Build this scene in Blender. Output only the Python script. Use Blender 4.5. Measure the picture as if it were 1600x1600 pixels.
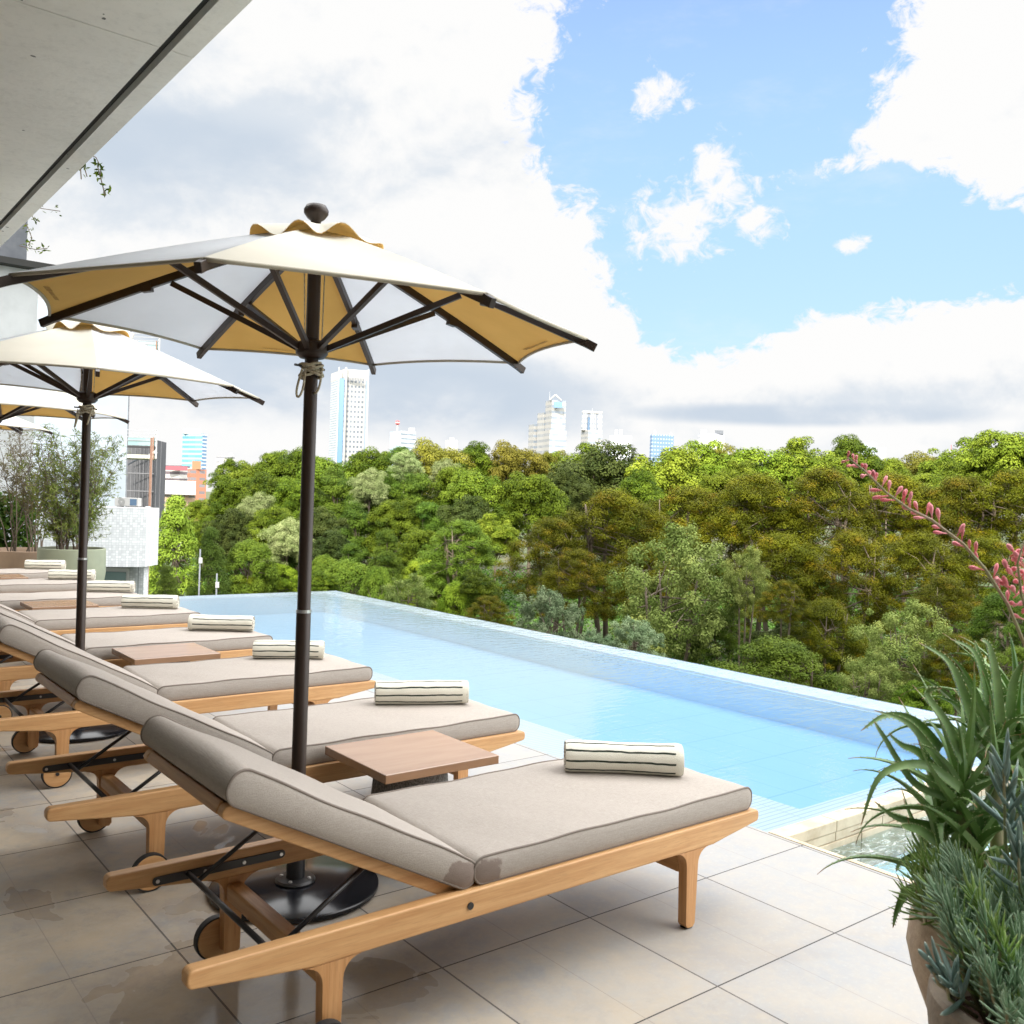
import bpy, bmesh, math, random
import numpy as np
from mathutils import Vector, Matrix
from math import sin, cos, pi, radians as rad

for o in list(bpy.data.objects): bpy.data.objects.remove(o)
S = bpy.context.scene
COL = S.collection

# ------------------------------------------------------------------ camera
F = 1468.34                     # focal length in photo pixels (1600 wide)
R = np.array([[0.78312268, 0.01947224, 0.6215623],
              [-0.62092877, -0.03040631, 0.78327704],
              [0.03415157, -0.99934793, -0.01172099]])
EYE = 1.55
cam_d = bpy.data.cameras.new('camera')
cam = bpy.data.objects.new('camera', cam_d); COL.objects.link(cam)
cam_d.sensor_width = 36; cam_d.lens = F/1600*36
cam_d.clip_start = 0.05; cam_d.clip_end = 20000
cam_d.dof.use_dof = True; cam_d.dof.focus_distance = 7.0; cam_d.dof.aperture_fstop = 9.0
cr, cu, cb = R[:, 0], -R[:, 1], -R[:, 2]
cam.matrix_world = Matrix(((cr[0], cu[0], cb[0], 0), (cr[1], cu[1], cb[1], 0), (cr[2], cu[2], cb[2], EYE), (0, 0, 0, 1)))
S.camera = cam

def P(px, py, d):
    """point of the place seen at photo pixel px,py at distance d in front of the lens"""
    v = R @ np.array([(px-800)/F, (py-800)/F, 1.0])*d
    return Vector((v[0], v[1], v[2]+EYE))
def azel(px, py):
    v = R @ np.array([(px-800)/F, (py-800)/F, 1.0])
    return math.degrees(math.atan2(v[1], v[0])), math.degrees(math.atan2(v[2], math.hypot(v[0], v[1])))

# ------------------------------------------------------------------ sun, sky, exposure
SUN_AZ, SUN_EL = 214.0, 37.0
sd = Vector((cos(rad(SUN_AZ))*cos(rad(SUN_EL)), sin(rad(SUN_AZ))*cos(rad(SUN_EL)), sin(rad(SUN_EL))))
sl = bpy.data.lights.new('sun', 'SUN'); sl.energy = 5.0; sl.angle = rad(0.53); sl.color = (1, .93, .82)
so = bpy.data.objects.new('sun', sl); COL.objects.link(so)
so.rotation_euler = sd.to_track_quat('Z', 'Y').to_euler()
S.view_settings.view_transform = 'Standard'; S.view_settings.look = 'None'
S.view_settings.gamma = 1; S.view_settings.exposure = 0.47
S.cycles.use_denoising = True
S.cycles.max_bounces = 8; S.cycles.diffuse_bounces = 4; S.cycles.glossy_bounces = 3
S.cycles.transmission_bounces = 4; S.cycles.transparent_max_bounces = 8
S.cycles.sample_clamp_indirect = 6; S.cycles.caustics_reflective = False; S.cycles.caustics_refractive = False

class NT:
    """small helper around a node tree"""
    def __init__(s, nt): s.nt = nt; s.n = nt.nodes; s.l = nt.links
    def new(s, t, **kw):
        n = s.n.new(t)
        for k, v in kw.items(): setattr(n, k, v)
        return n
    def put(s, sock, v):
        if isinstance(v, bpy.types.NodeSocket): s.l.new(v, sock)
        else: sock.default_value = v
    def m(s, op, a, b=0.0, c=None):
        n = s.new('ShaderNodeMath', operation=op)
        s.put(n.inputs[0], a); s.put(n.inputs[1], b)
        if c is not None: s.put(n.inputs[2], c)
        return n.outputs[0]
    def mix(s, f, a, b, mode='MIX'):
        n = s.new('ShaderNodeMix', data_type='RGBA', blend_type=mode)
        s.put(n.inputs[0], f)
        for i, v in ((6, a), (7, b)):
            s.put(n.inputs[i], v if isinstance(v, bpy.types.NodeSocket) else (*v[:3], 1))
        return n.outputs[2]
    def step(s, x, a, b, lo=0.0, hi=1.0):
        n = s.new('ShaderNodeMapRange', interpolation_type='SMOOTHSTEP')
        s.put(n.inputs[0], x)
        for i, v in zip((1, 2, 3, 4), (a, b, lo, hi)): s.put(n.inputs[i], v)
        return n.outputs[0]
    def noise(s, vec, scale, detail=4, rough=.5, dist=0.0):
        n = s.new('ShaderNodeTexNoise')
        if vec is not None: s.l.new(vec, n.inputs['Vector'])
        n.inputs['Scale'].default_value = scale; n.inputs['Detail'].default_value = detail
        n.inputs['Roughness'].default_value = rough; n.inputs['Distortion'].default_value = dist
        return n.outputs[0]
    def mapping(s, vec, scale=(1, 1, 1), loc=(0, 0, 0), rot=(0, 0, 0)):
        n = s.new('ShaderNodeMapping'); s.l.new(vec, n.inputs[0])
        n.inputs['Scale'].default_value = scale; n.inputs['Location'].default_value = loc; n.inputs['Rotation'].default_value = rot
        return n.outputs[0]
    def coord(s, k='Object'):
        return s.new('ShaderNodeTexCoord').outputs[k]
    def bump(s, h, strength, dist=.01):
        n = s.new('ShaderNodeBump'); s.put(n.inputs['Height'], h)
        n.inputs['Strength'].default_value = strength; n.inputs['Distance'].default_value = dist
        return n.outputs[0]

W = bpy.data.worlds.new('World'); S.world = W; W.use_nodes = True
W.node_tree.nodes.clear()
w = NT(W.node_tree)
sky = w.new('ShaderNodeTexSky', sky_type='NISHITA'); sky.sun_disc = False
sky.sun_elevation = rad(SUN_EL); sky.sun_rotation = rad(90-SUN_AZ)
sky.air_density = 1.0; sky.dust_density = .8; sky.ozone_density = 1.0
d = w.coord('Generated')
sx = w.new('ShaderNodeSeparateXYZ'); w.l.new(d, sx.inputs[0])
az = w.m('MULTIPLY', w.m('ARCTAN2', sx.outputs[1], sx.outputs[0]), 57.2958)
el = w.m('MULTIPLY', w.m('ARCSINE', sx.outputs[2]), 57.2958)
def blob(px, py, rx, ry):
    a, e = azel(px, py)
    k = .039
    dx = w.m('DIVIDE', w.m('SUBTRACT', az, a), rx*k); dy = w.m('DIVIDE', w.m('SUBTRACT', el, e), ry*k)
    return w.m('SUBTRACT', 1.0, w.m('SQRT', w.m('ADD', w.m('MULTIPLY', dx, dx), w.m('MULTIPLY', dy, dy))))
def blobs(lst):
    r = None
    for b in lst:
        x = blob(*b); r = x if r is None else w.m('MAXIMUM', r, x)
    return r
hole = blobs([(1130, 60, 265, 240), (1020, 180, 200, 150), (1110, 400, 185, 150), (1300, 385, 250, 110),
              (1440, 400, 230, 75), (1180, -260, 300, 220)])
puffs = blobs([(1035, 145, 66, 48), (1050, 345, 92, 80), (1115, 255, 50, 60), (1190, 348, 46, 30), (1325, 383, 34, 15),
               (1140, 300, 60, 46)])
dm = w.mapping(d, (1, 1, 1.35))
n1 = w.noise(dm, 7.5, 8, .6, .25)
n2 = w.noise(dm, 24.0, 5, .6)
nn = w.m('ADD', w.m('MULTIPLY', w.m('SUBTRACT', n1, .5), 2.2), w.m('MULTIPLY', w.m('SUBTRACT', n2, .5), .7))
n5 = w.noise(dm, 38.0, 6, .65, .5)
nn2 = w.m('ADD', nn, w.m('MULTIPLY', w.m('SUBTRACT', n5, .5), 2.6))
puff_c = w.m('ADD', w.m('MULTIPLY', puffs, 1.15), w.m('MULTIPLY', nn2, 1.15))
big_c = w.m('ADD', w.m('MULTIPLY', hole, -1.6), w.m('MULTIPLY', nn2, .50))
cover = w.m('MAXIMUM', w.step(puff_c, .12, .95), w.step(big_c, -.28, .02))
wisps = w.m('MULTIPLY', w.step(w.noise(w.mapping(d, (1, 1, 3)), 5, 6, .65), .5, .85), .35)
cover = w.m('MAXIMUM', cover, w.m('ADD', wisps, .05))
# light and dark of the cloud bodies
n3 = w.noise(w.mapping(d, (1, 1, 2.6), (3.1, 1.7, .4)), 3.1, 7, .55, .3)
n4 = w.noise(w.mapping(d, (1, 1, 1.6), (1.1, 5.7, .2)), 9, 7, .6, .2)
dark = blobs([(320, 230, 420, 150), (640, 600, 330, 70), (760, 230, 200, 120), (1300, 625, 360, 46), (330, 560, 200, 120)])
sh = w.m('ADD', w.m('ADD', w.m('MULTIPLY', n3, .9), w.m('MULTIPLY', n4, .40)), w.m('MULTIPLY', w.m('MAXIMUM', dark, 0.0), .70))
n1b = w.noise(w.mapping(d, (1, 1, 1.35), (-.012, -.012, .04)), 7.5, 8, .6, .25)
n6 = w.noise(dm, 17, 6, .55, .2); n6b = w.noise(w.mapping(d, (1, 1, 1.35), (-.006, -.006, .018)), 17, 6, .55, .2)
relief = w.m('ADD', w.m('MULTIPLY', w.m('SUBTRACT', n1b, n1), 1.5), w.m('MULTIPLY', w.m('SUBTRACT', n6b, n6), .8))
sh = w.m('ADD', w.m('ADD', sh, relief), w.m('MULTIPLY', w.step(hole, -.95, -.15), -.30))
ccol = w.mix(w.step(sh, .58, 1.3), (1.0, .997, .99), (.745, .805, .875))
heavy = blobs([(600, 615, 440, 85), (300, 240, 260, 80), (420, 560, 260, 80), (1250, 648, 330, 22)])
ccol = w.mix(w.m('MULTIPLY', w.step(heavy, 0, .55), w.step(w.m('ADD', n3, w.m('MULTIPLY', n4, .4)), .50, .82)), ccol, (.62, .705, .81))
# unseen clouds overhead and to the right are brightened as added fill for the deck
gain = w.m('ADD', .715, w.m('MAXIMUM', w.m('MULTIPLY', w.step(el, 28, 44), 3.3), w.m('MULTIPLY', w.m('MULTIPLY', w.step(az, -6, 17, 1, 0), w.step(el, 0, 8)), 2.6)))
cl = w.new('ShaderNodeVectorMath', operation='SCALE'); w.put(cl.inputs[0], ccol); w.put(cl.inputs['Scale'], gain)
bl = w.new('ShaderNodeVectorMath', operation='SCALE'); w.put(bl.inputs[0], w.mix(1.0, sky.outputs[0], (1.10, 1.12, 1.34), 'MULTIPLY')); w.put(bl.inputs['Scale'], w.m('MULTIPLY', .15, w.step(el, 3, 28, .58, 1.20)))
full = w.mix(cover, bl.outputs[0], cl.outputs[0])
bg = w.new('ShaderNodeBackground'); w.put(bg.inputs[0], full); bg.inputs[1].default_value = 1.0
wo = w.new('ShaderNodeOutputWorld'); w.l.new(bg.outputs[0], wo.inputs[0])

# ------------------------------------------------------------------ materials
def mat(name, col, rough=.6, col2=None, nscale=5, nstretch=(1, 1, 1), ndetail=5, lo=.35, hi=.65, bump=0, bscale=None, bdist=.005,
        metal=0, spec=.5, trans=0, objrand=0, coat=0):
    m = bpy.data.materials.new(name); m.use_nodes = True; t = NT(m.node_tree); t.n.clear()
    out = t.new('ShaderNodeOutputMaterial')
    p = t.new('ShaderNodeBsdfPrincipled'); c = (*col, 1)
    co = t.coord()
    vec = t.mapping(co, nstretch)
    if col2 is not None:
        c = t.mix(t.step(t.noise(vec, nscale, ndetail, .6), lo, hi), col, col2)
    if objrand:
        oi = t.new('ShaderNodeObjectInfo')
        hs = t.new('ShaderNodeHueSaturation'); t.put(hs.inputs['Color'], c)
        t.put(hs.inputs['Value'], t.m('ADD', 1-objrand/2, t.m('MULTIPLY', oi.outputs['Random'], objrand)))
        t.put(hs.inputs['Hue'], t.m('ADD', .5-.02, t.m('MULTIPLY', t.m('FRACT', t.m('MULTIPLY', oi.outputs['Random'], 7.3)), .04)))
        c = hs.outputs[0]
    t.put(p.inputs['Base Color'], c)
    p.inputs['Roughness'].default_value = rough; p.inputs['Metallic'].default_value = metal
    p.inputs['Specular IOR Level'].default_value = spec; p.inputs['Coat Weight'].default_value = coat
    if bump:
        t.l.new(t.bump(t.noise(vec, bscale or nscale*4, 4), bump, bdist), p.inputs['Normal'])
    if trans:
        tr = t.new('ShaderNodeBsdfTranslucent'); t.put(tr.inputs[0], c)
        mx = t.new('ShaderNodeMixShader'); mx.inputs[0].default_value = trans
        t.l.new(p.outputs[0], mx.inputs[1]); t.l.new(tr.outputs[0], mx.inputs[2]); t.l.new(mx.outputs[0], out.inputs[0])
    else: t.l.new(p.outputs[0], out.inputs[0])
    return m
def wood_mat(name, a, b, along='x'):
    m = bpy.data.materials.new(name); m.use_nodes = True; t = NT(m.node_tree); p = t.n['Principled BSDF']
    st = {'x': (1.2, 26, 26), 'z': (26, 26, 1.2), 'y': (26, 1.2, 26)}[along]
    v = t.mapping(t.coord(), st)
    g = t.noise(v, 2.2, 6, .65, .4)
    g2 = t.noise(t.mapping(t.coord(), tuple(s*3 for s in st)), 4, 3, .6)
    c = t.mix(t.step(g, .33, .68), a, b)
    c = t.mix(t.m('MULTIPLY', t.step(g2, .52, .7), .35), c, tuple(x*.55 for x in a))
    c = t.mix(t.m('MULTIPLY', t.step(t.noise(t.coord(), 3, 4), .4, .7), .3), c, tuple(x*.82 for x in b))
    t.put(p.inputs['Base Color'], c); p.inputs['Roughness'].default_value = .45
    t.l.new(t.bump(g, .12, .002), p.inputs['Normal'])
    return m
TEAK = wood_mat('teak_long', (.55, .285, .112), (.67, .395, .18), 'x')
TEAKZ = wood_mat('teak_upright', (.50, .24, .085), (.62, .34, .15), 'z')
TEAKY = wood_mat('teak_cross', (.44, .21, .07), (.55, .30, .12), 'y')
TABLE = mat('table_veneer', (.33, .19, .11), .24, (.39, .235, .14), 1.6, (1, 5, 5), bump=.03, spec=1.0)
STONE = mat('table_base_stone', (.12, .12, .115), .9, (.26, .26, .25), 120, bump=.4, bscale=160, lo=.4, hi=.6)
def fabric(name='taupe_weave', stain=None):
    m = bpy.data.materials.new(name); m.use_nodes = True; t = NT(m.node_tree); p = t.n['Principled BSDF']
    co = t.coord()
    a = t.noise(t.mapping(co, (40, 700, 700)), 1, 2); b = t.noise(t.mapping(co, (700, 40, 300)), 1, 2)
    k = t.m('ADD', t.m('MULTIPLY', a, .5), t.m('MULTIPLY', b, .5))
    big = t.noise(co, 3.5, 4)
    c = t.mix(t.step(k, .35, .65), (.355, .315, .28), (.44, .395, .352))
    c = t.mix(t.m('MULTIPLY', t.step(big, .35, .75), .2), c, (.40, .35, .31))
    # damp stain at the fold, near corner only
    if stain:
        vd = t.new('ShaderNodeVectorMath', operation='DISTANCE'); t.l.new(co, vd.inputs[0]); vd.inputs[1].default_value = stain
        dd = t.m('ADD', vd.outputs['Value'], t.m('MULTIPLY', t.m('SUBTRACT', t.noise(co, 30, 4), .5), .06))
        c = t.mix(t.m('MULTIPLY', t.step(dd, .060, .070, 1, 0), .7), c, (.17, .12, .10))
    t.put(p.inputs['Base Color'], c); p.inputs['Roughness'].default_value = .9
    p.inputs['Specular IOR Level'].default_value = .15
    h = t.m('ADD', t.m('MULTIPLY', k, .25), t.m('MULTIPLY', t.noise(co, 6, 3), 1.0))
    t.l.new(t.bump(h, .40, .014), p.inputs['Normal'])
    return m
FAB = fabric()
PIPING = mat('piping', (.20, .165, .14), .85)
BLACK = mat('black_steel', (.018, .018, .02), .35, spec=.6)
RUBBER = mat('rubber', (.02, .02, .02), .7)
STEEL = mat('bright_screw', (.6, .6, .6), .3, metal=1)
BRONZE = mat('bronze_aluminium', (.030, .017, .011), .42, spec=.4)
BASE = mat('umbrella_base_plate', (.008, .009, .012), .2, (.014, .014, .018), 6, spec=.35, bump=.02, bscale=30)
ROPE = mat('cotton_rope', (.55, .5, .38), .9, (.38, .33, .24), 60, bump=.5, bscale=200)
CANW = mat('white_canvas', (.80, .82, .85), .85, (.76, .78, .81), 3, trans=.50, spec=.2, bump=.05, bscale=60)
CANC = mat('cream_canvas_top', (.76, .735, .645), .85, (.72, .695, .605), 3, trans=.25, spec=.2)
CANY = mat('yellow_canvas_lining', (.76, .51, .18), .85, (.71, .47, .16), 3, trans=.50, spec=.2)
INK = mat('faded_ink', (.50, .32, .11), .9)
def towel_mat():
    m = bpy.data.materials.new('striped_terry'); m.use_nodes = True; t = NT(m.node_tree); p = t.n['Principled BSDF']
    uv = t.new('ShaderNodeUVMap'); sp = t.new('ShaderNodeSeparateXYZ'); t.l.new(uv.outputs[0], sp.inputs[0])
    wob = t.m('MULTIPLY', t.m('SUBTRACT', t.noise(uv.outputs[0], 5, 2), .5), .03)
    fr = t.m('FRACT', t.m('MULTIPLY', t.m('ADD', sp.outputs[1], wob), 10.0))
    st = t.m('MULTIPLY', t.step(fr, .38, .42), t.m('SUBTRACT', 1.0, t.step(fr, .58, .62)))
    st = t.m('MULTIPLY', st, t.m('LESS_THAN', sp.outputs[0], .93))
    c = t.mix(st, (.74, .71, .61), (.03, .04, .03))
    t.put(p.inputs['Base Color'], c); p.inputs['Roughness'].default_value = .95; p.inputs['Specular IOR Level'].default_value = .1
    t.l.new(t.bump(t.noise(t.coord(), 260, 3), .7, .004), p.inputs['Normal'])
    return m
TOWEL = towel_mat()
TSIDE = mat('towel_roll_end', (.74, .71, .62), .95, (.34, .3, .25), 60, bump=.8, bscale=120)

def deck_mat():
    m = bpy.data.materials.new('porcelain_deck_tiles'); m.use_nodes = True; t = NT(m.node_tree); p = t.n['Principled BSDF']
    co = t.coord(); sp = t.new('ShaderNodeSeparateXYZ'); t.l.new(co, sp.inputs[0])
    X, Y = sp.outputs[0], sp.outputs[1]
    tx = t.m('DIVIDE', t.m('SUBTRACT', X, 1.112), .3335*1.0); ty = t.m('DIVIDE', t.m('SUBTRACT', Y, 1.926), .605)
    def joint(v, wd):
        fr = t.m('FRACT', v); dd = t.m('MINIMUM', fr, t.m('SUBTRACT', 1.0, fr))
        return t.m('LESS_THAN', dd, wd)
    # every second lengthwise joint is wide and dark, the ones between are pressed, pale lines
    jx = joint(t.m('DIVIDE', tx, 2.0), .0046); jx2 = joint(tx, .0045); jy = joint(ty, .0046)
    rnd = t.new('ShaderNodeTexWhiteNoise', noise_dimensions='2D')
    cb_ = t.new('ShaderNodeCombineXYZ'); t.l.new(t.m('FLOOR', t.m('DIVIDE', tx, 2.0)), cb_.inputs[0]); t.l.new(t.m('FLOOR', ty), cb_.inputs[1])
    t.l.new(cb_.outputs[0], rnd.inputs['Vector'])
    off = t.new('ShaderNodeVectorMath', operation='SCALE'); t.l.new(rnd.outputs['Color'], off.inputs[0]); off.inputs['Scale'].default_value = 30
    ov = t.new('ShaderNodeVectorMath', operation='ADD'); t.l.new(co, ov.inputs[0]); t.l.new(off.outputs[0], ov.inputs[1])
    n_a = t.noise(ov.outputs[0], 1.7, 6, .6, .4); n_b = t.noise(ov.outputs[0], 6, 9, .75, .5); n_c = t.noise(ov.outputs[0], 60, 4, .7)
    c = t.mix(t.step(n_a, .38, .66), (.30, .308, .316), (.345, .33, .308))
    warm = t.m('SUBTRACT', 1.0, t.step(X, 1.2, 3.0))
    c = t.mix(t.m('MULTIPLY', warm, t.step(n_a, .3, .6)), c, (.50, .43, .335))
    c = t.mix(t.m('MULTIPLY', t.step(n_b, .42, .64), t.m('ADD', .25, t.m('MULTIPLY', warm, .5))), c, (.33, .295, .26))
    c = t.mix(t.m('MULTIPLY', t.m('MULTIPLY', warm, t.step(t.noise(ov.outputs[0], 3.5, 7, .7), .5, .68)), .6), c, (.50, .40, .27))
    c = t.mix(t.m('MULTIPLY', t.step(n_c, .5, .8), .35), c, (.46, .455, .445))
    c = t.mix(t.m('MULTIPLY', t.m('SUBTRACT', rnd.outputs['Value'], .3), .22), c, (.45, .44, .42))
    mot = t.noise(ov.outputs[0], 13, 12, .78, .3)
    c = t.mix(t.m('MULTIPLY', t.step(mot, .40, .62), t.m('ADD', .22, t.m('MULTIPLY', warm, .38))), c, (.47, .39, .285))
    c = t.mix(t.m('MULTIPLY', t.step(t.noise(ov.outputs[0], 5, 10, .8), .52, .66), t.m('ADD', .15, t.m('MULTIPLY', warm, .35))), c, (.27, .265, .26))
    # water lying on the paving on the building side
    wn = t.noise(co, 1.15, 5, .55, .6)
    side = t.m('SUBTRACT', 1.0, t.step(X, .9, 2.7))
    wet = t.step(t.m('ADD', wn, t.m('MULTIPLY', side, .13)), .67, .69)
    damp = t.m('MAXIMUM', t.step(t.m('ADD', wn, t.m('MULTIPLY', side, .20)), .56, .80), wet)
    c = t.mix(t.m('MULTIPLY', damp, .32), c, (.17, .135, .105))
    c = t.mix(t.m('MAXIMUM', jx, jy), c, (.035, .03, .028))
    c = t.mix(t.m('MULTIPLY', jx2, .55), c, (.22, .2, .185))
    t.put(p.inputs['Base Color'], c)
    t.put(p.inputs['Roughness'], t.m('SUBTRACT', t.m('SUBTRACT', .62, t.m('MULTIPLY', damp, .12)), t.m('MULTIPLY', wet, .42)))
    p.inputs['Specular IOR Level'].default_value = .35
    ripple = t.m('MULTIPLY', t.m('MULTIPLY', wet, t.noise(co, 45, 4, .6)), .25)
    hgt = t.m('SUBTRACT', t.m('ADD', t.m('MULTIPLY', n_c, .12), ripple), t.m('MULTIPLY', t.m('MAXIMUM', jx, jy), .8))
    t.l.new(t.bump(hgt, .35, .004), p.inputs['Normal'])
    return m
DECK = deck_mat()

def water_mat(name, scale, strength, tint, foam=0):
    m = bpy.data.materials.new(name); m.use_nodes = True; t = NT(m.node_tree); t.n.clear()
    out = t.new('ShaderNodeOutputMaterial'); co = t.coord()
    a = t.noise(t.mapping(co, (1, 2.6, 1)), scale, 3, .5, .4); b = t.noise(t.mapping(co, (1.2, 1.7, 1)), scale*3.2, 2, .5)
    c_ = t.noise(co, scale*.25, 2)
    h = t.m('ADD', t.m('ADD', a, t.m('MULTIPLY', b, .35)), t.m('MULTIPLY', c_, .8))
    sp = t.new('ShaderNodeSeparateXYZ'); t.l.new(co, sp.inputs[0])
    h = t.m('MULTIPLY', h, t.m('ADD', .7, t.m('MULTIPLY', t.step(sp.outputs[0], 5.3, 7.1), 2.2)))
    nrm = t.bump(h, strength, .03)
    g = t.new('ShaderNodeBsdfGlossy'); g.inputs['Roughness'].default_value = .025; g.inputs[0].default_value = (.90, .975, 1, 1); t.l.new(nrm, g.inputs['Normal'])
    tr = t.new('ShaderNodeBsdfTransparent'); tr.inputs[0].default_value = (*tint, 1)
    fr = t.new('ShaderNodeFresnel'); fr.inputs[0].default_value = 1.33; t.l.new(nrm, fr.inputs['Normal'])
    mx = t.new('ShaderNodeMixShader'); t.l.new(t.m('MINIMUM', t.m('ADD', t.m('MULTIPLY', fr.outputs[0], 1.5), .03), 1.0), mx.inputs[0])
    t.l.new(tr.outputs[0], mx.inputs[1]); t.l.new(g.outputs[0], mx.inputs[2])
    if foam:
        df = t.new('ShaderNodeBsdfDiffuse'); df.inputs[0].default_value = (.75, .8, .82, 1)
        m2 = t.new('ShaderNodeMixShader'); f = t.m('MULTIPLY', t.step(t.noise(t.mapping(co, (1, 2, 1)), 12, 8, .75, 1.2), .46, .72), foam)
        t.l.new(f, m2.inputs[0]); t.l.new(mx.outputs[0], m2.inputs[1]); t.l.new(df.outputs[0], m2.inputs[2]); mx = m2
    t.l.new(mx.outputs[0], out.inputs[0]); return m
WATER = water_mat('pool_water', 5.0, .085, (.86, .965, .99))
SPAW = water_mat('spa_water', 7.0, .85, (.88, .96, .97), .6)
def tile_mat(name, c1, c2, cj, sx_, sy_, jw=.015, rough=.35, jwx=None):
    m = bpy.data.materials.new(name); m.use_nodes = True; t = NT(m.node_tree); p = t.n['Principled BSDF']
    co = t.coord(); sp = t.new('ShaderNodeSeparateXYZ'); t.l.new(co, sp.inputs[0])
    def joint(v, s_, jw=jw):
        fr = t.m('FRACT', t.m('DIVIDE', v, s_)); return t.m('LESS_THAN', t.m('MINIMUM', fr, t.m('SUBTRACT', 1.0, fr)), jw)
    j = joint(sp.outputs[1], sy_)
    if sx_: j = t.m('MAXIMUM', j, joint(sp.outputs[0], sx_, jwx or jw))
    c = t.mix(t.noise(co, 3, 5), c1, c2); c = t.mix(j, c, cj)
    t.put(p.inputs['Base Color'], c); p.inputs['Roughness'].default_value = rough; return m
PFLOOR = tile_mat('pool_floor_tile', (.27, .475, .66), (.33, .53, .70), (.19, .38, .56), .33, .605, .012)
PWALL = mat('pool_wall_tile', (.52, .75, .82), .4, (.57, .79, .85), 4)
GRATE = tile_mat('ledge_slats', (.70, .69, .74), (.74, .73, .77), (.46, .45, .54), .60, .036, .13, jwx=.006)
CREST = mat('weir_tile', (.86, .86, .90), .35, (.68, .68, .75), 6)
SPAST = mat('travertine_coping', (.62, .52, .38), .7, (.48, .38, .26), 7, bump=.2)
SPAFL = mat('spa_floor', (.55, .82, .88), .5, (.48, .74, .82), 5)

def concrete():
    m = bpy.data.materials.new('fair_faced_concrete'); m.use_nodes = True; t = NT(m.node_tree); p = t.n['Principled BSDF']
    co = t.coord(); c = t.mix(t.step(t.noise(co, .9, 6, .6), .3, .7), (.66, .645, .60), (.76, .74, .69))
    c = t.mix(t.m('MULTIPLY', t.step(t.noise(co, 22, 6, .75), .45, .75), .25), c, (.33, .32, .29))
    c = t.mix(t.m('GREATER_THAN', t.noise(co, 14, 1), .76), c, (.12, .12, .11))
    t.put(p.inputs['Base Color'], c); p.inputs['Roughness'].default_value = .8
    t.l.new(t.bump(t.noise(co, 40, 5), .15, .01), p.inputs['Normal']); return m
CONC = concrete()
DARK = mat('dark_groove', (.03, .03, .028), .8)
RENDER = mat('pale_render_wall', (.55, .57, .58), .85, (.48, .50, .51), 2, bump=.1)
WINGLASS = mat('dark_window_glass', (.05, .06, .08), .12, spec=1)
DGREY = mat('dark_grey_panel', (.10, .11, .13), .5, (.14, .15, .17), 3)
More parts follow.
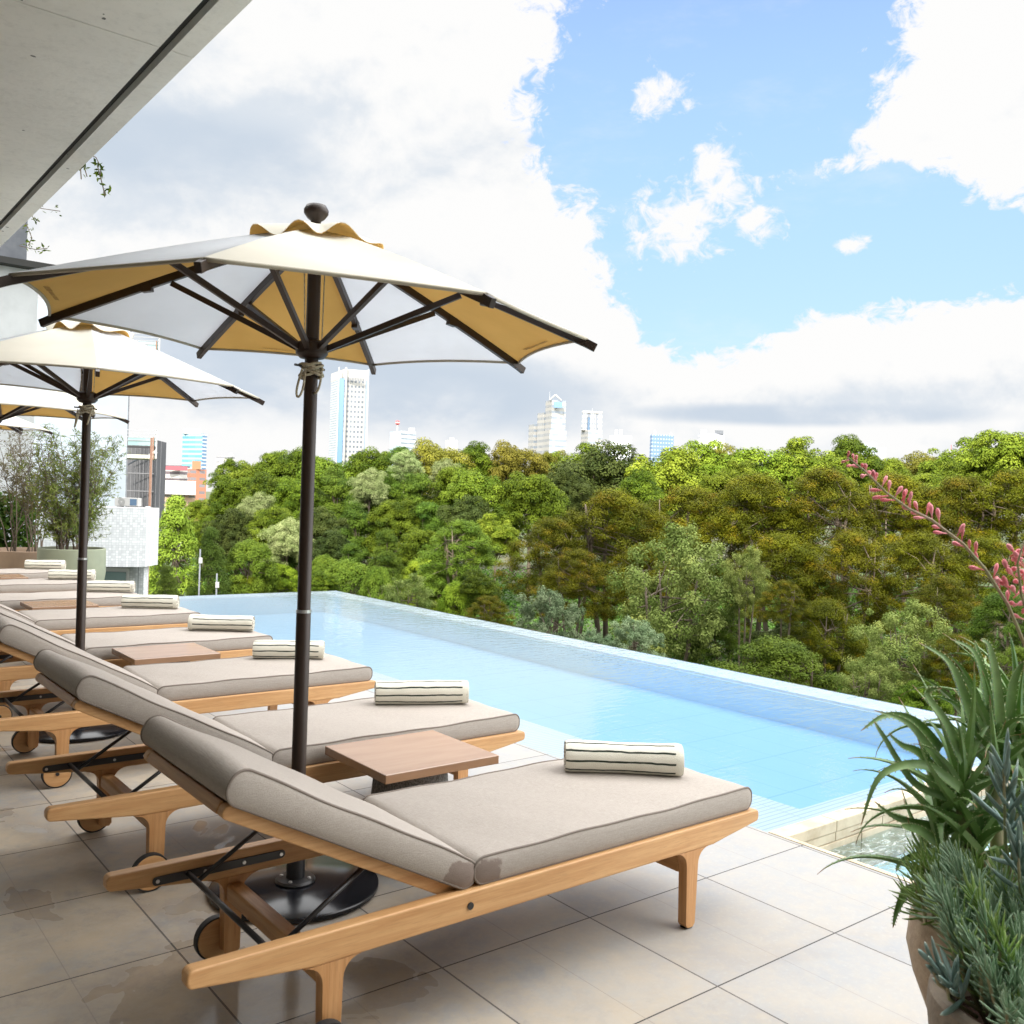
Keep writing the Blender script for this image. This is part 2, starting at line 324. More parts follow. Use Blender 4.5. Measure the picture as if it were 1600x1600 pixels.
# ------------------------------------------------------------------ mesh helpers
class MB:
    def __init__(s): s.v = []; s.f = []; s.mi = []; s.uv = None
    def add(s, vs, fs, mi=0):
        b = len(s.v); s.v += [tuple(x) for x in vs]; s.f += [tuple(i+b for i in f) for f in fs]; s.mi += [mi]*len(fs); return s
    def box(s, x0, x1, y0, y1, z0, z1, mi=0):
        vs = [(x, y, z) for x in (x0, x1) for y in (y0, y1) for z in (z0, z1)]
        return s.add(vs, [(0, 1, 3, 2), (4, 6, 7, 5), (0, 4, 5, 1), (2, 3, 7, 6), (0, 2, 6, 4), (1, 5, 7, 3)], mi)
    def prism(s, pts, y0, y1, mi=0):
        """outline in XZ extruded along Y"""
        n = len(pts); vs = [(x, y0, z) for x, z in pts]+[(x, y1, z) for x, z in pts]
        return s.add(vs, [tuple(range(n)), tuple(range(2*n-1, n-1, -1))]+[(i, i+n, (i+1) % n+n, (i+1) % n) for i in range(n)], mi)
    def prismz(s, pts, z0, z1, mi=0):
        n = len(pts); vs = [(x, y, z0) for x, y in pts]+[(x, y, z1) for x, y in pts]
        return s.add(vs, [tuple(range(n-1, -1, -1)), tuple(range(n, 2*n))]+[(i, (i+1) % n, (i+1) % n+n, i+n) for i in range(n)], mi)
    def tube(s, pts, r, seg=8, mi=0, closed=False, caps=True, sq=None):
        pts = [Vector(p) for p in pts]; n = len(pts); rs = r if hasattr(r, '__len__') else [r]*n
        vs = []; up = Vector((0, 0, 1)); prev = None
        for i, p in enumerate(pts):
            a = pts[(i-1) % n] if (i or closed) else p; b = pts[(i+1) % n] if (i < n-1 or closed) else p
            t = (b-a).normalized() if (b-a).length > 1e-9 else Vector((0, 0, 1))
            if prev is None:
                u = t.cross(up); u = u.normalized() if u.length > 1e-3 else Vector((1, 0, 0))
            else:
                u = prev-t*prev.dot(t); u = u.normalized() if u.length > 1e-4 else t.orthogonal().normalized()
            prev = u; v = t.cross(u)
            for k in range(seg):
                an = 2*pi*(k+.5)/seg
                if sq: q = u*(cos(an)*rs[i]*1.414*sq[0])+v*(sin(an)*rs[i]*1.414*sq[1])
                else: q = u*(cos(an)*rs[i])+v*(sin(an)*rs[i])
                vs.append(p+q)
        fs = []
        for i in range(n if closed else n-1):
            j = (i+1) % n
            for k in range(seg): fs.append((i*seg+k, i*seg+(k+1) % seg, j*seg+(k+1) % seg, j*seg+k))
        if caps and not closed: fs += [tuple(range(seg-1, -1, -1)), tuple((n-1)*seg+k for k in range(seg))]
        return s.add(vs, fs, mi)
    def lathe(s, prof, seg=32, c=(0, 0, 0), mi=0):
        vs = []; n = len(prof)
        for r_, z in prof:
            for k in range(seg): a = 2*pi*k/seg; vs.append((c[0]+r_*cos(a), c[1]+r_*sin(a), c[2]+z))
        fs = [(i*seg+k, i*seg+(k+1) % seg, (i+1)*seg+(k+1) % seg, (i+1)*seg+k) for i in range(n-1) for k in range(seg)]
        fs += [tuple(range(seg-1, -1, -1)), tuple((n-1)*seg+k for k in range(seg))]
        return s.add(vs, fs, mi)
    def build(s, name, mats, parent=None, smooth=False, bevel=0, loc=None, rot=None, seg=2):
        me = bpy.data.meshes.new(name); me.from_pydata(s.v, [], s.f); me.validate(); 
        for m in (mats if isinstance(mats, (list, tuple)) else [mats]): me.materials.append(m)
        if len(s.mi) == len(me.polygons): me.polygons.foreach_set('material_index', s.mi)
        bm = bmesh.new(); bm.from_mesh(me); bmesh.ops.recalc_face_normals(bm, faces=bm.faces); bm.to_mesh(me); bm.free()
        if smooth:
            me.shade_smooth()
        o = bpy.data.objects.new(name, me); COL.objects.link(o)
        if parent is not None: o.parent = parent
        if loc is not None: o.location = loc
        if rot is not None: o.rotation_euler = rot
        if bevel:
            b = o.modifiers.new('bevel', 'BEVEL'); b.width = bevel; b.segments = seg; b.limit_method = 'ANGLE'; b.angle_limit = rad(35)
        if smooth == 'auto':
            try: me.set_sharp_from_angle(angle=rad(40))
            except Exception: pass
        return o
def tag(o, label=None, cat=None, group=None, kind=None):
    if label: o['label'] = label
    if cat: o['category'] = cat
    if group: o['group'] = group
    if kind: o['kind'] = kind
    return o
def thing(name, loc, rz=0, label=None, cat=None, group=None):
    o = bpy.data.objects.new(name, None); COL.objects.link(o); o.location = loc; o.rotation_euler = (0, 0, rz)
    o.empty_display_size = .1
    return tag(o, label, cat, group)
def copy_tree(o, parent=None):
    c = o.copy(); COL.objects.link(c)
    if parent is not None: c.parent = parent
    for ch in list(o.children): copy_tree(ch, c)
    return c
rnd = random.Random(7); npr = np.random.default_rng(11)
# ------------------------------------------------------------------ terrace, pool, hotel
def sheet(name, x0, x1, y0, y1, z, m, kind='structure'):
    b = MB(); b.add([(x0, y0, z), (x1, y0, z), (x1, y1, z), (x0, y1, z)], [(0, 1, 2, 3)])
    return tag(b.build(name, m), kind=kind)
GZ = -9.0
PX0, PX1, PY0, PY1 = 3.80, 7.30, 2.73, 13.75      # pool outline; the spa lies nearer than PY0
sb = MB().box(-6, PX0, -4, 17.5, -.30, 0)
tag(sb.build('deck', DECK), kind='structure')
pod = mat('podium_render', (.42, .41, .39), .8)
b = MB().box(-6, 3.7, -4, 17.5, GZ, -.31); b.box(3.7, 7.2, -4, PY1-.05, GZ, -1.75)
tag(b.build('terrace_podium', pod), kind='structure')
ZF = -.29
b = MB().box(4.31, 6.93, 2.90, 13.38, ZF-.1, ZF); tag(b.build('pool_floor', PFLOOR), kind='structure')
b = MB(); b.box(4.25, 4.31, 2.9, 13.38, ZF-.1, -.036); b.box(6.93, 6.98, 2.9, 13.38, ZF-.1, -.036); b.box(4.25, 6.98, 2.84, 2.9, ZF-.1, -.036); b.box(4.25, 6.98, 13.38, 13.43, ZF-.1, -.036)
tag(b.build('pool_wall', PWALL), kind='structure')
b = MB().box(PX0, 4.31, PY0, 13.40, -.09, -.026); b.box(4.31, 6.95, PY0, 2.90, -.09, -.026); tag(b.build('pool_ledge', GRATE), kind='structure')
b = MB().box(6.95, PX1, PY0, PY1, -1.8, -.013); b.box(PX0, 6.949, 13.40, PY1, -1.8, -.013); tag(b.build('pool_crest', CREST), kind='structure')
sheet('pool_water', PX0+.001, PX1, PY0, PY1, -.008, WATER)
# spa: a stone kerb and rough water a step lower
b = MB()
for i in range(8): b.box(PX0+.001+i*.4375, PX0+.435+i*.4375, 2.632, PY0-.002, -.052, .004)
for i in range(8): b.box(PX0+.001+i*.4375, PX0+.434+i*.4375, 2.636, 2.71, -.10, -.055)
for i in range(8): b.box(PX0+.001+i*.4375-.2 if i else PX0+.001, PX0+.232+i*.4375, 2.634, 2.71, -.40, -.103)
tag(b.build('spa_kerb', SPAST, bevel=.004), kind='structure')
b = MB().box(PX0-.05, PX1, -3, 2.632, -.5, -.30); b.box(PX1-.1, PX1, -3, 2.632, -.30, .0)
tag(b.build('spa_floor', SPAFL), kind='structure')
sheet('spa_water', PX0+.03, PX1-.1, -3, 2.636, -.135, SPAW)
b = MB().box(PX0+.001, PX0+.03, -3, 2.63, -.299, .003); tag(b.build('spa_edge', SPAST), kind='structure')

hotel = thing('hotel_building', (-4, 4, GZ), label='grey concrete hotel with a deep overhanging slab above the loungers', cat='building')
HL = Vector((-4, 4, GZ))
def hb(b): b.v = [tuple(Vector(v)-HL) for v in b.v]; return b
hb(MB().box(-24, -4.0, -34, 14, GZ, 46)).build('wall', mat('hotel_facade', (.60, .585, .55), .8, (.54, .525, .49), 1), hotel)
hb(MB().box(-3.99, 6, -34, -7, GZ, 30)).build('unseen_light_blocker', bpy.data.materials['hotel_facade'], hotel)  # unseen mass added behind the camera to hold back light from that side
SZ = 3.2
for i, (ya, yb) in enumerate([(-8, 3.62), (3.624, 6.135), (6.139, 12)]):
    b = MB().box(-4, 1.118, ya, yb, SZ, SZ+.3); b.box(1.160, 1.245, ya, yb, SZ, SZ+.3); hb(b)
    b.build('soffit_panel', CONC, hotel)
hb(MB().box(1.112, 1.166, -8, 12, SZ+.035, SZ+.28)).build('drip_groove', DARK, hotel)
for k in range(6):
    f = hb(MB().box(-3.99, -3.93, -3+k*2.6, -.6+k*2.6, .05, 2.9)).build('window', WINGLASS, hotel)
hw = thing('hotel_wing', (0, 18, GZ), label='pale wing with black coping and dark windows at the left edge', cat='building')
MB().box(-8, 3.62, 0, 14, 0, 5.25-GZ).build('wall', RENDER, hw)
MB().box(-8, 3.95, -.25, 14.2, 5.252-GZ, 5.36-GZ).build('coping', DARK, hw)
MB().box(-8, 3.60, .9, 12, 5.362-GZ, 12-GZ).build('upper_storey', DGREY, hw)
for k in range(3):
    MB().box(2.62-k*1.3, 3.14-k*1.3, .84, .898, 6.35-GZ, 9.4-GZ).build('window', WINGLASS, hw)
MB().box(3.36, 3.50, .84, .898, 6.35-GZ, 9.4-GZ).build('window', WINGLASS, hw)
# ------------------------------------------------------------------ sun loungers
def rrect(x0, x1, z0, z1, r0, r1, n=7):
    """rounded outline, r0 at the x0 end and r1 at the x1 end"""
    pts = []
    for cx_, cz_, r_, a0 in ((x1-r1, z1-r1, r1, 90), (x1-r1, z0+r1, r1, 0), (x0+r0, z0+r0, r0, -90), (x0+r0, z1-r0, r0, -180)):
        for k in range(n): a = rad(a0-90*k/(n-1)); pts.append((cx_+r_*cos(a), cz_+r_*sin(a)))
    return pts
def densify(pts, step=.035):
    out = []; n = len(pts)
    for i in range(n):
        a, b_ = pts[i], pts[(i+1) % n]; L = math.dist(a, b_); k = max(1, int(L/step))
        out += [(a[0]+(b_[0]-a[0])*j/k, a[1]+(b_[1]-a[1])*j/k) for j in range(k)]
    return out
def cushion(name, parent, x0, x1, z0, z1, r0, r1, y0, y1, crown, taper=0, seed=0, stain=None):
    """upholstered block: side outline, swelling towards the middle, with a welt round each side"""
    rg = random.Random(seed)
    pts = densify(rrect(x0, x1, z0, z1, r0, r1))
    pts = [(x, z if z < (z0+z1)/2 else z-taper*(x-x0)/(x1-x0)) for x, z in pts]
    n = len(pts); cx_, cz_ = (x0+x1)/2, (z0+z1)/2; yc, hw_ = (y0+y1)/2, (y1-y0)/2
    st = [-1, -.985, -.95, -.88, -.75, -.55, -.3, 0, .3, .55, .75, .88, .95, .985, 1]
    ph = [rg.uniform(0, 6) for _ in range(6)]
    vs = []
    for s_ in st:
        e = 1-abs(s_)**3.2
        for x, z in pts:
            up = 1 if z > cz_ else .15
            nx = (x-cx_)/((x1-x0)/2); nz = 1 if z > cz_ else -1
            k = crown*e*up*(1-.75*abs(nx)**6)
            wv = .0022*sin(x*9+ph[0]+s_*2)+.0016*sin(x*21+ph[1]+s_*5)+.0012*sin(s_*7+ph[2]+x*4)
            ex = .012*e*max(0, abs(nx)-.9)/.1*(1 if nx > 0 else -1)
            vs.append((x+ex, yc+s_*hw_, z+nz*k+wv*(1 if z > cz_ else 0)))
    fs = []
    m = len(st)
    for i in range(m-1):
        for k in range(n): fs.append((i*n+k, i*n+(k+1) % n, (i+1)*n+(k+1) % n, (i+1)*n+k))
    b = MB(); b.add(vs, fs)
    for i, sg in ((0, -1), (m-1, 1)):             # softly bulging side panel
        base = i*n; c0 = len(b.v)
        inner = [(cx_+(x-cx_)*(1-.018/((x1-x0)/2)*1.0), yc+sg*(hw_+.008), cz_+(z-cz_)*.62) for x, z in pts]
        b.v += inner
        b.f += [(base+k, base+(k+1) % n, c0+(k+1) % n, c0+k) for k in range(n)]; b.mi += [0]*n
        b.f += [tuple(c0+k for k in range(n))]; b.mi += [0]
    o = b.build(name, FAB, parent, smooth='auto')
    for i in (0, m-1):
        ring = [vs[i*n+k] for k in range(n)]
        sg = -1 if i == 0 else 1
        ring = [(x, y-sg*.001, z) for x, y, z in ring]
        MB().tube(ring, .0042, 6, closed=True).build('piping', PIPING, o, smooth=True)
    return o
def rail_pts(L=2.25, top=.375):
    q = []
    e = .049
    for k in range(6): a = rad(180+90*k/5); q.append((.018+.018*cos(a), top-e+.018+.018*sin(a)))
    q += [(.22, top-.072), (.34, top-.085), (1.98, top-.085), (2.06, top-.072), ]
    for k in range(6): a = rad(-90+90*k/5); q.append((L-.018+.018*cos(a), top-e+.020+.018*sin(a)))
    for k in range(6): a = rad(90*k/5); q.append((L-.018+.018*cos(a), top-.018+.018*sin(a)))
    for k in range(6): a = rad(90+90*k/5); q.append((.018+.018*cos(a), top-.018+.018*sin(a)))
    return q
def leg_pts(x, zt, wt=.062, wf=.048, foot=0.0, flare=.055):
    L = [(x-wt/2-flare, zt)]; Rr = []
    for k in range(1, 7):
        a = rad(90*k/6); L.append((x-wt/2-flare*(1-sin(a)), zt-flare*(1-cos(a))))
    L += [(x-wf/2, foot+.012), (x-wf/2+.01, foot)]
    Rr = [(2*x-a, z) for a, z in reversed(L)]
    return L+Rr
def make_lounger():
    t = thing('sun_lounger', (0, 0, 0))
    W_ = .735; th = .044; top = .375
    for y0 in (0, W_-th):
        o = MB().prism(rail_pts(), y0, y0+th).build('side_rail', TEAK, t, bevel=.006, seg=3)
        sg = 1 if y0 == 0 else -1; yi = th+.001 if y0 == 0 else y0-.001
        # steel slot on the inner face, screws, pivot bolt
        q = rrect(.135, .575, .317, .345, .013, .013)
        MB().prism(q, min(yi, yi+sg*.004), max(yi, yi+sg*.004)).build('slot_plate', BLACK, o, bevel=.001)
        for sx_ in (.15, .30, .43, .56):
            MB().prism([(sx_+.006*cos(a), .331+.006*sin(a)) for a in np.linspace(0, 2*pi, 9)[:-1]], min(yi+sg*.004, yi+sg*.007), max(yi+sg*.004, yi+sg*.007)).build('screw', STEEL, o)
        yo = -.004 if y0 == 0 else W_+.004
        MB().prism([(.852+.011*cos(a), .332+.011*sin(a)) for a in np.linspace(0, 2*pi, 17)[:-1]], min(yo, yo+sg*.006), max(yo, yo+sg*.006)).build('pivot_bolt', BLACK, o)
        yl = y0+.002
        MB().prism(leg_pts(1.865, top-.085, foot=.006), yl, yl+th-.004).build('leg', TEAKZ, t, bevel=.007, seg=3)
        lg = MB().prism(leg_pts(.40, top-.085, wf=.055, foot=.035), yl, yl+th-.004).build('leg', TEAKZ, t, bevel=.007, seg=3)
        MB().prism(rrect(1.865-.018, 1.865+.018, -.002+.002, .007, .003, .003), yl+.006, yl+th-.01).build('foot_pad', RUBBER, t)
        # wheel outboard of the rear leg
        wy0 = -.034 if y0 == 0 else W_+.002
        cxw, czw, rw = .37, .072, .072
        wh = thing('wheel', (cxw, wy0+.016, czw)); wh.parent = t
        for k_ in ('label', 'category'): 
            if k_ in wh: del wh[k_]
        circ = lambda r_: [(r_*cos(a), r_*sin(a)) for a in np.linspace(0, 2*pi, 41)[:-1]]
        MB().prism(circ(rw-.006), -.014, .014).build('disc', TEAK, wh, bevel=.002)
        tyre = MB(); n = 40
        for r_, y_ in ((rw-.0055, -.013), (rw, -.013), (rw, .013), (rw-.0055, .013)):
            tyre.v += [(r_*cos(2*pi*k/n), y_, r_*sin(2*pi*k/n)) for k in range(n)]
        for i in range(4):
            j = (i+1) % 4
            for k in range(n): tyre.f.append((i*n+k, i*n+(k+1) % n, j*n+(k+1) % n, j*n+k)); tyre.mi.append(0)
        tyre.build('tyre', RUBBER, wh)
        yy = -.019 if y0 == 0 else .019
        MB().prism(circ(.009), min(yy, 0), max(yy, 0)).build('hub_bolt', BLACK, wh)
    # stretchers
    MB().box(.372, .428, th, W_-th, .215, .272).build('stretcher', TEAKY, t, bevel=.012, seg=3)
    MB().box(1.835, 1.895, th, W_-th, .20, .262).build('stretcher', TEAKY, t, bevel=.008)
    # seat slats
    for k in range(11):
        MB().box(.90+k*.119, .98+k*.119, th, W_-th, top-.030, top-.006).build('seat_slat', TEAKY, t, bevel=.003)
    # backrest: frame in its own tilted system, x' runs up the back
    br = thing('backrest', (.872, 0, .358)); br.parent = t
    for k_ in ('label', 'category'):
        if k_ in br: del br[k_]
    A = rad(180-27.6)
    br.rotation_euler = (0, 0, 0)
    def tilt(b):
        c_, s_ = cos(rad(27.6)), sin(rad(27.6))
        b.v = [(-x*c_-z*s_*-1, y, x*s_+z*c_) for x, y, z in b.v]; return b
    for y0 in (th+.004, W_-th-.004-.036):
        tilt(MB().prism(rrect(0, .862, -.040, -.002, .012, .016, 5), y0, y0+.036)).build('side_bar', TEAK, br, bevel=.004)
    tilt(MB().box(.812, .862, th+.041, W_-th-.041, -.038, -.003)).build('top_bar', TEAKY, br, bevel=.004)
    for k in range(7): tilt(MB().box(.05+k*.112, .13+k*.112, th+.041, W_-th-.041, -.022, -.004)).build('back_slat', TEAKY, br, bevel=.003)
    cu_ = cushion('back_cushion', br, .010, .893,   .002, .085, .036, .041, .024, W_-.024, .013, taper=-.012, seed=3)
    def tiltob(o):
        for q in [o]+list(o.children):
            me = q.data
            co = np.empty(len(me.vertices)*3); me.vertices.foreach_get('co', co); co = co.reshape(-1, 3)
            c_, s_ = cos(rad(27.6)), sin(rad(27.6))
            x, y, z = co[:, 0].copy(), co[:, 1], co[:, 2].copy()
            co[:, 0] = -x*c_+z*s_; co[:, 2] = x*s_+z*c_
            me.vertices.foreach_set('co', co.ravel()); me.flip_normals() if False else None; me.update()
    tiltob(cu_)
    cushion('seat_cushion', t, .878, 2.222, .378, .461, .038, .034, .020, W_-.020, .009, seed=5)
    # prop: cross bar riding in the slots, struts up to the back frame
    st = MB().tube([(.245, th, .335), (.245, W_-th, .335)], .009, 10).build('prop_bar', BLACK, t, smooth=True)
    for y0 in (.085, W_-.085):
        MB().tube([(.262, y0, .318), (.53, y0, .490)], .0075, 8).build('prop_strut', BLACK, t, smooth=True)
    return t
lounger0 = make_lounger()
LY = [2.25, 3.68, 5.21, 6.68, 8.22, 9.70, 11.22, 12.70]
LL = ['teak sun lounger with taupe cushions nearest the camera, its cushion damp at the fold', 'teak sun lounger with taupe cushions just beyond the nearest side table',
      'teak sun lounger third from the front, nearer side of the second side table', 'teak sun lounger fourth from the front, beyond the second side table',
      'teak sun lounger fifth from the front, nearer side of the third side table', 'teak sun lounger sixth from the front, beyond the third side table',
      'teak sun lounger seventh from the front, nearer side of the farthest side table', 'farthest teak sun lounger, in front of the round green planter']
for i, y in enumerate(LY):
    o = lounger0 if i == 0 else copy_tree(lounger0)
    o.location = (.825+(.0 if i % 2 == 0 else -.008), y, 0); o.rotation_euler = (0, 0, rad([0, .3, -.3, .2, 0, .4, 0, -.2][i]))
    tag(o, LL[i], 'sun lounger', 'sun loungers in a row along the pool')
for o_ in lounger0.children_recursive:      # only the nearest lounger has damp cushions
    if o_.name.startswith('seat_cushion'): o_.material_slots[0].link = 'OBJECT'; o_.material_slots[0].material = fabric('taupe_weave_damp_seat', (.915, .0, .392))
    if o_.name.startswith('back_cushion'): o_.material_slots[0].link = 'OBJECT'; o_.material_slots[0].material = fabric('taupe_weave_damp_back', (-.045, .0, .045))
# ------------------------------------------------------------------ rolled towels
def make_towel(L=.47, r=.067, seed=1):
    rg = random.Random(seed); t = thing('rolled_towel', (0, 0, 0))
    seg = 56; st = 26; me = bpy.data.meshes.new('towel_roll'); vs = []; fs = []; uvs = []
    for i in range(st):
        u = i/(st-1); x = (u-.5)*L
        e = min(1, min(u, 1-u)/.03); rr = r*(.93+.07*math.sqrt(e))*(1+.03*sin(u*7+seed)+.012*sin(u*19+seed*2))
        if u > .93: rr *= 1.015
        for k in range(seg+1):
            a = 2*pi*k/seg+.3
            lump = 1+.025*sin(2*a+seed)+.018*sin(3*a+u*2)
            if k == seg: lump += 0.0
            z = rr*lump*sin(a); z = max(z, -r*.80)
            vs.append((x, rr*lump*cos(a)*1.08+.006*sin(u*3.1+seed), z*.95))
    me_f = []
    for i in range(st-1):
        for k in range(seg):
            a_, b_ = i*(seg+1)+k, (i+1)*(seg+1)+k
            me_f.append((a_, b_, b_+1, a_+1)); uvs += [(i/(st-1), k/seg), ((i+1)/(st-1), k/seg), ((i+1)/(st-1), (k+1)/seg), (i/(st-1), (k+1)/seg)]
    me.from_pydata(vs, [], me_f); uvl = me.uv_layers.new(name='UVMap'); uvl.data.foreach_set('uv', np.array(uvs, 'f').ravel())
    me.materials.append(TOWEL); me.shade_smooth()
    o = bpy.data.objects.new('towel_roll', me); COL.objects.link(o); o.parent = t
    for sg in (-1, 1):                           # the coiled end faces
        b = MB(); pts = []
        for k in range(110):
            a = k*.21; rr = .006+(r*.86-.006)*k/109
            pts.append((sg*(L/2-.006+.004*sin(k*.7)), rr*cos(a)*1.05, max(rr*sin(a), -r*.8)*.93))
        b.tube(pts, .0052, 6).build('coiled_end', TSIDE, t, smooth=True)
        MB().prism([(.92*r*cos(a)*1.05, max(.92*r*sin(a), -r*.8)*.93) for a in np.linspace(0, 2*pi, 25)[:-1]], sg*(L/2-.014), sg*(L/2-.008)).build('end_core', TSIDE, t, rot=(0, 0, rad(-90)), loc=(0, 0, 0))
    return t
tw0 = make_towel()
TP = [(2.735, 2.67, -38), (2.72, 4.14, -27), (2.70, 5.70, -31), (2.78, 7.07, -32), (2.74, 8.66, -30), (2.80, 10.13, -28), (2.78, 11.62, -22), (2.82, 13.14, -24)]
TN = ['nearest lounger', 'second lounger from the front', 'third lounger from the front', 'fourth lounger from the front', 'fifth lounger from the front',
      'sixth lounger from the front', 'seventh lounger from the front', 'farthest lounger']
for i, (x, y, a) in enumerate(TP):
    o = tw0 if i == 0 else make_towel(L=.47+.02*sin(i*2.3), r=.067+.003*cos(i*1.7), seed=2+i*1.9)
    o.location = (x, y, .470+.056); o.rotation_euler = (0, 0, rad(a)+(pi if i in (3,) else 0))
    tag(o, 'rolled cream towel with dark stripes on the '+TN[i], 'towel', 'rolled striped towels on the loungers')
# ------------------------------------------------------------------ side tables
def make_table():
    t = thing('side_table', (0, 0, 0))
    MB().box(-.28, .28, -.255, .255, .425, .462).build('table_top', TABLE, t, bevel=.003)
    MB().lathe([(.19, 0), (.192, .012), (.165, .30), (.155, .424)], 48).build('pedestal', STONE, t, smooth='auto')
    return t
tb0 = make_table()
for i, (x, y) in enumerate([(2.195, 3.405), (2.13, 6.385), (2.14, 9.38), (2.14, 12.36)]):
    o = tb0 if i == 0 else copy_tree(tb0); o.location = (x, y, 0)
    tag(o, 'square brown side table on a grey stone drum, '+['beside the nearest lounger', 'between the third and fourth loungers', 'between the fifth and sixth loungers', 'between the two farthest loungers'][i], 'side table', 'side tables between the loungers')
# ------------------------------------------------------------------ parasols
def make_umbrella():
    t = thing('parasol', (0, 0, 0))
    bp = MB().lathe([(.31, 0), (.325, .006), (.325, .018), (.318, .024), (.05, .030)], 64).build('base_plate', BASE, t, smooth='auto')
    fl = MB().lathe([(.075, .030), (.078, .036), (.072, .044), (.036, .048), (.034, .27), (.033, .272)], 32).build('base_sleeve', BLACK, t, smooth='auto')
    b = MB()
    for k in range(4): a = pi/4+k*pi/2; b.lathe([(.008, .044), (.007, .050), (.003, .052)], 8, (.056*cos(a), .056*sin(a), 0))
    b.build('flange_bolt', STEEL, fl); 
    MB().tube([(0, -.034, .15), (0, -.043, .15)], .009, 8).build('clamp_bolt', STEEL, fl)
    po = MB().lathe([(.0285, .05), (.0285, 1.09), (.026, 1.095), (.0265, 2.56)], 20).build('pole', BRONZE, t, smooth='auto')
    MB().lathe([(.0297, 1.085), (.0297, 1.097)], 20).build('joint_ring', STEEL, po)
    Zr, Rr, Za, Ra = 2.203, 1.068, 2.556, .08
    ph0 = rad(-42.5)
    def prof(s):   # canopy surface along a rib, s 0..1 from the crown to the tip
        return Ra+(Rr-Ra)*s, Za-(Za-Zr)*(s**1.10)
    can = MB(); N = 8; M = 12; K = 9
    for p in range(N):
        a0, a1 = ph0+p*pi/4, ph0+(p+1)*pi/4; g = []
        for i in range(M+1):
            s_ = i/M; r_, z = prof(s_); row = []
            for j in range(K+1):
                q = j/K; x = r_*((1-q)*cos(a0)+q*cos(a1)); y = r_*((1-q)*sin(a0)+q*sin(a1))
                sag = 4*q*(1-q); z_ = z-.028*sag*sin(pi*min(1, s_*1.0))*.8
                pull = 1-.035*sag*max(0, (s_-.9)/.1)        # hem drawn in between the tips
                row.append((x*pull, y*pull, z_+.010*sag*max(0, (s_-.8)/.2)))
            g.append(row)
        yellow = p % 2 == 0
        for layer, dz, mi in ((0, .0016, 2 if yellow else 0), (1, -.0016, 1 if yellow else 0)):
            vs = [(x, y, z+dz) for row in g for x, y, z in row]
            fs = [(i*(K+1)+j, i*(K+1)+j+1, (i+1)*(K+1)+j+1, (i+1)*(K+1)+j) for i in range(M) for j in range(K)]
            if layer: fs = [f[::-1] for f in fs]
            can.add(vs, fs, mi)
        hem = [Vector(g[M][j])+Vector((0, 0, -.004)) for j in range(K+1)]
        can.tube(hem, .0065, 6, mi=3)
    me = bpy.data.meshes.new('canopy'); me.from_pydata(can.v, [], can.f)
    for m_ in (CANW, CANY, CANC, mat('hem', (.42, .38, .30), .9) if 'hem' not in bpy.data.materials else bpy.data.materials['hem']): me.materials.append(m_)
    me.polygons.foreach_set('material_index', can.mi); me.shade_smooth()
    co_ = bpy.data.objects.new('canopy', me); COL.objects.link(co_); co_.parent = t
    # ruffled crown vent
    v = MB(); n = 96; rows = 7
    for layer, dz, mi in ((0, .0015, 0), (1, -.0015, 1)):
        vs = []
        for i in range(rows+1):
            s_ = i/rows; r_ = .02+.235*s_
            for k in range(n):
                a = 2*pi*k/n; wv = cos(8*(a-ph0)+.8*sin(a*3)+.3)*(1+.2*sin(2*a)); amp = .021*s_**2.2
                vs.append((r_*(1+.02*wv*s_)*cos(a), r_*(1+.02*wv*s_)*sin(a), 2.588-.066*s_**1.5+amp*wv+dz+.008*s_*sin(3*a)))
        fs = [(i*n+k, i*n+(k+1) % n, (i+1)*n+(k+1) % n, (i+1)*n+k) for i in range(rows) for k in range(n)]
        v.add(vs, fs if not layer else [f[::-1] for f in fs], mi)
    me = bpy.data.meshes.new('crown_vent'); me.from_pydata(v.v, [], v.f); me.materials.append(CANC); me.materials.append(CANY)
    me.polygons.foreach_set('material_index', v.mi); me.shade_smooth()
    ov = bpy.data.objects.new('crown_vent', me); COL.objects.link(ov); ov.parent = co_
    MB().lathe([(.018, 2.600), (.020, 2.612), (.034, 2.622), (.047, 2.640), (.048, 2.654), (.038, 2.672), (.012, 2.680)], 24).build('finial', BRONZE, t, smooth=True)
    hub = MB().lathe([(.030, 2.075), (.046, 2.078), (.062, 2.095), (.064, 2.135), (.055, 2.14), (.030, 2.15)], 24).build('hub', BRONZE, t, smooth='auto')
    MB().lathe([(.030, 2.48), (.055, 2.485), (.055, 2.515), (.03, 2.52)], 24).build('crown_hub', BRONZE, t, smooth='auto')
    for p in range(N):
        a = ph0+p*pi/4; c_, s_ = cos(a), sin(a); pts = []
        for i in range(11):
            q = i/10; r_, z = prof(q); pts.append((r_*c_, r_*s_, z-.020))
        pts.append(((Rr+.035)*c_, (Rr+.035)*s_, Zr-.036))
        rb = MB().tube(pts, .0105, 4, sq=(1, 1.5)).build('rib', BRONZE, t, bevel=.0015)
        r1, z1 = prof(.50)
        MB().tube([(.055*c_, .055*s_, 2.115), (r1*c_, r1*s_, z1-.044)], .0085, 4, sq=(1.1, 1.3)).build('strut', BRONZE, t, bevel=.0015)
        r2, z2 = prof(.60)
        MB().tube([((r2-.02)*c_, (r2-.02)*s_, z2-.024), ((r2+.02)*c_, (r2+.02)*s_, z2-.030)], .0122, 4, sq=(1.1, 1.5)).build('rib_joint', BRONZE, rb)
    piv = Vector((0, 0, 2.186)); tr_ = Matrix.Rotation(.022, 4, 'X') @ Matrix.Rotation(.009, 4, 'Y')      # the canopy sits a touch askew
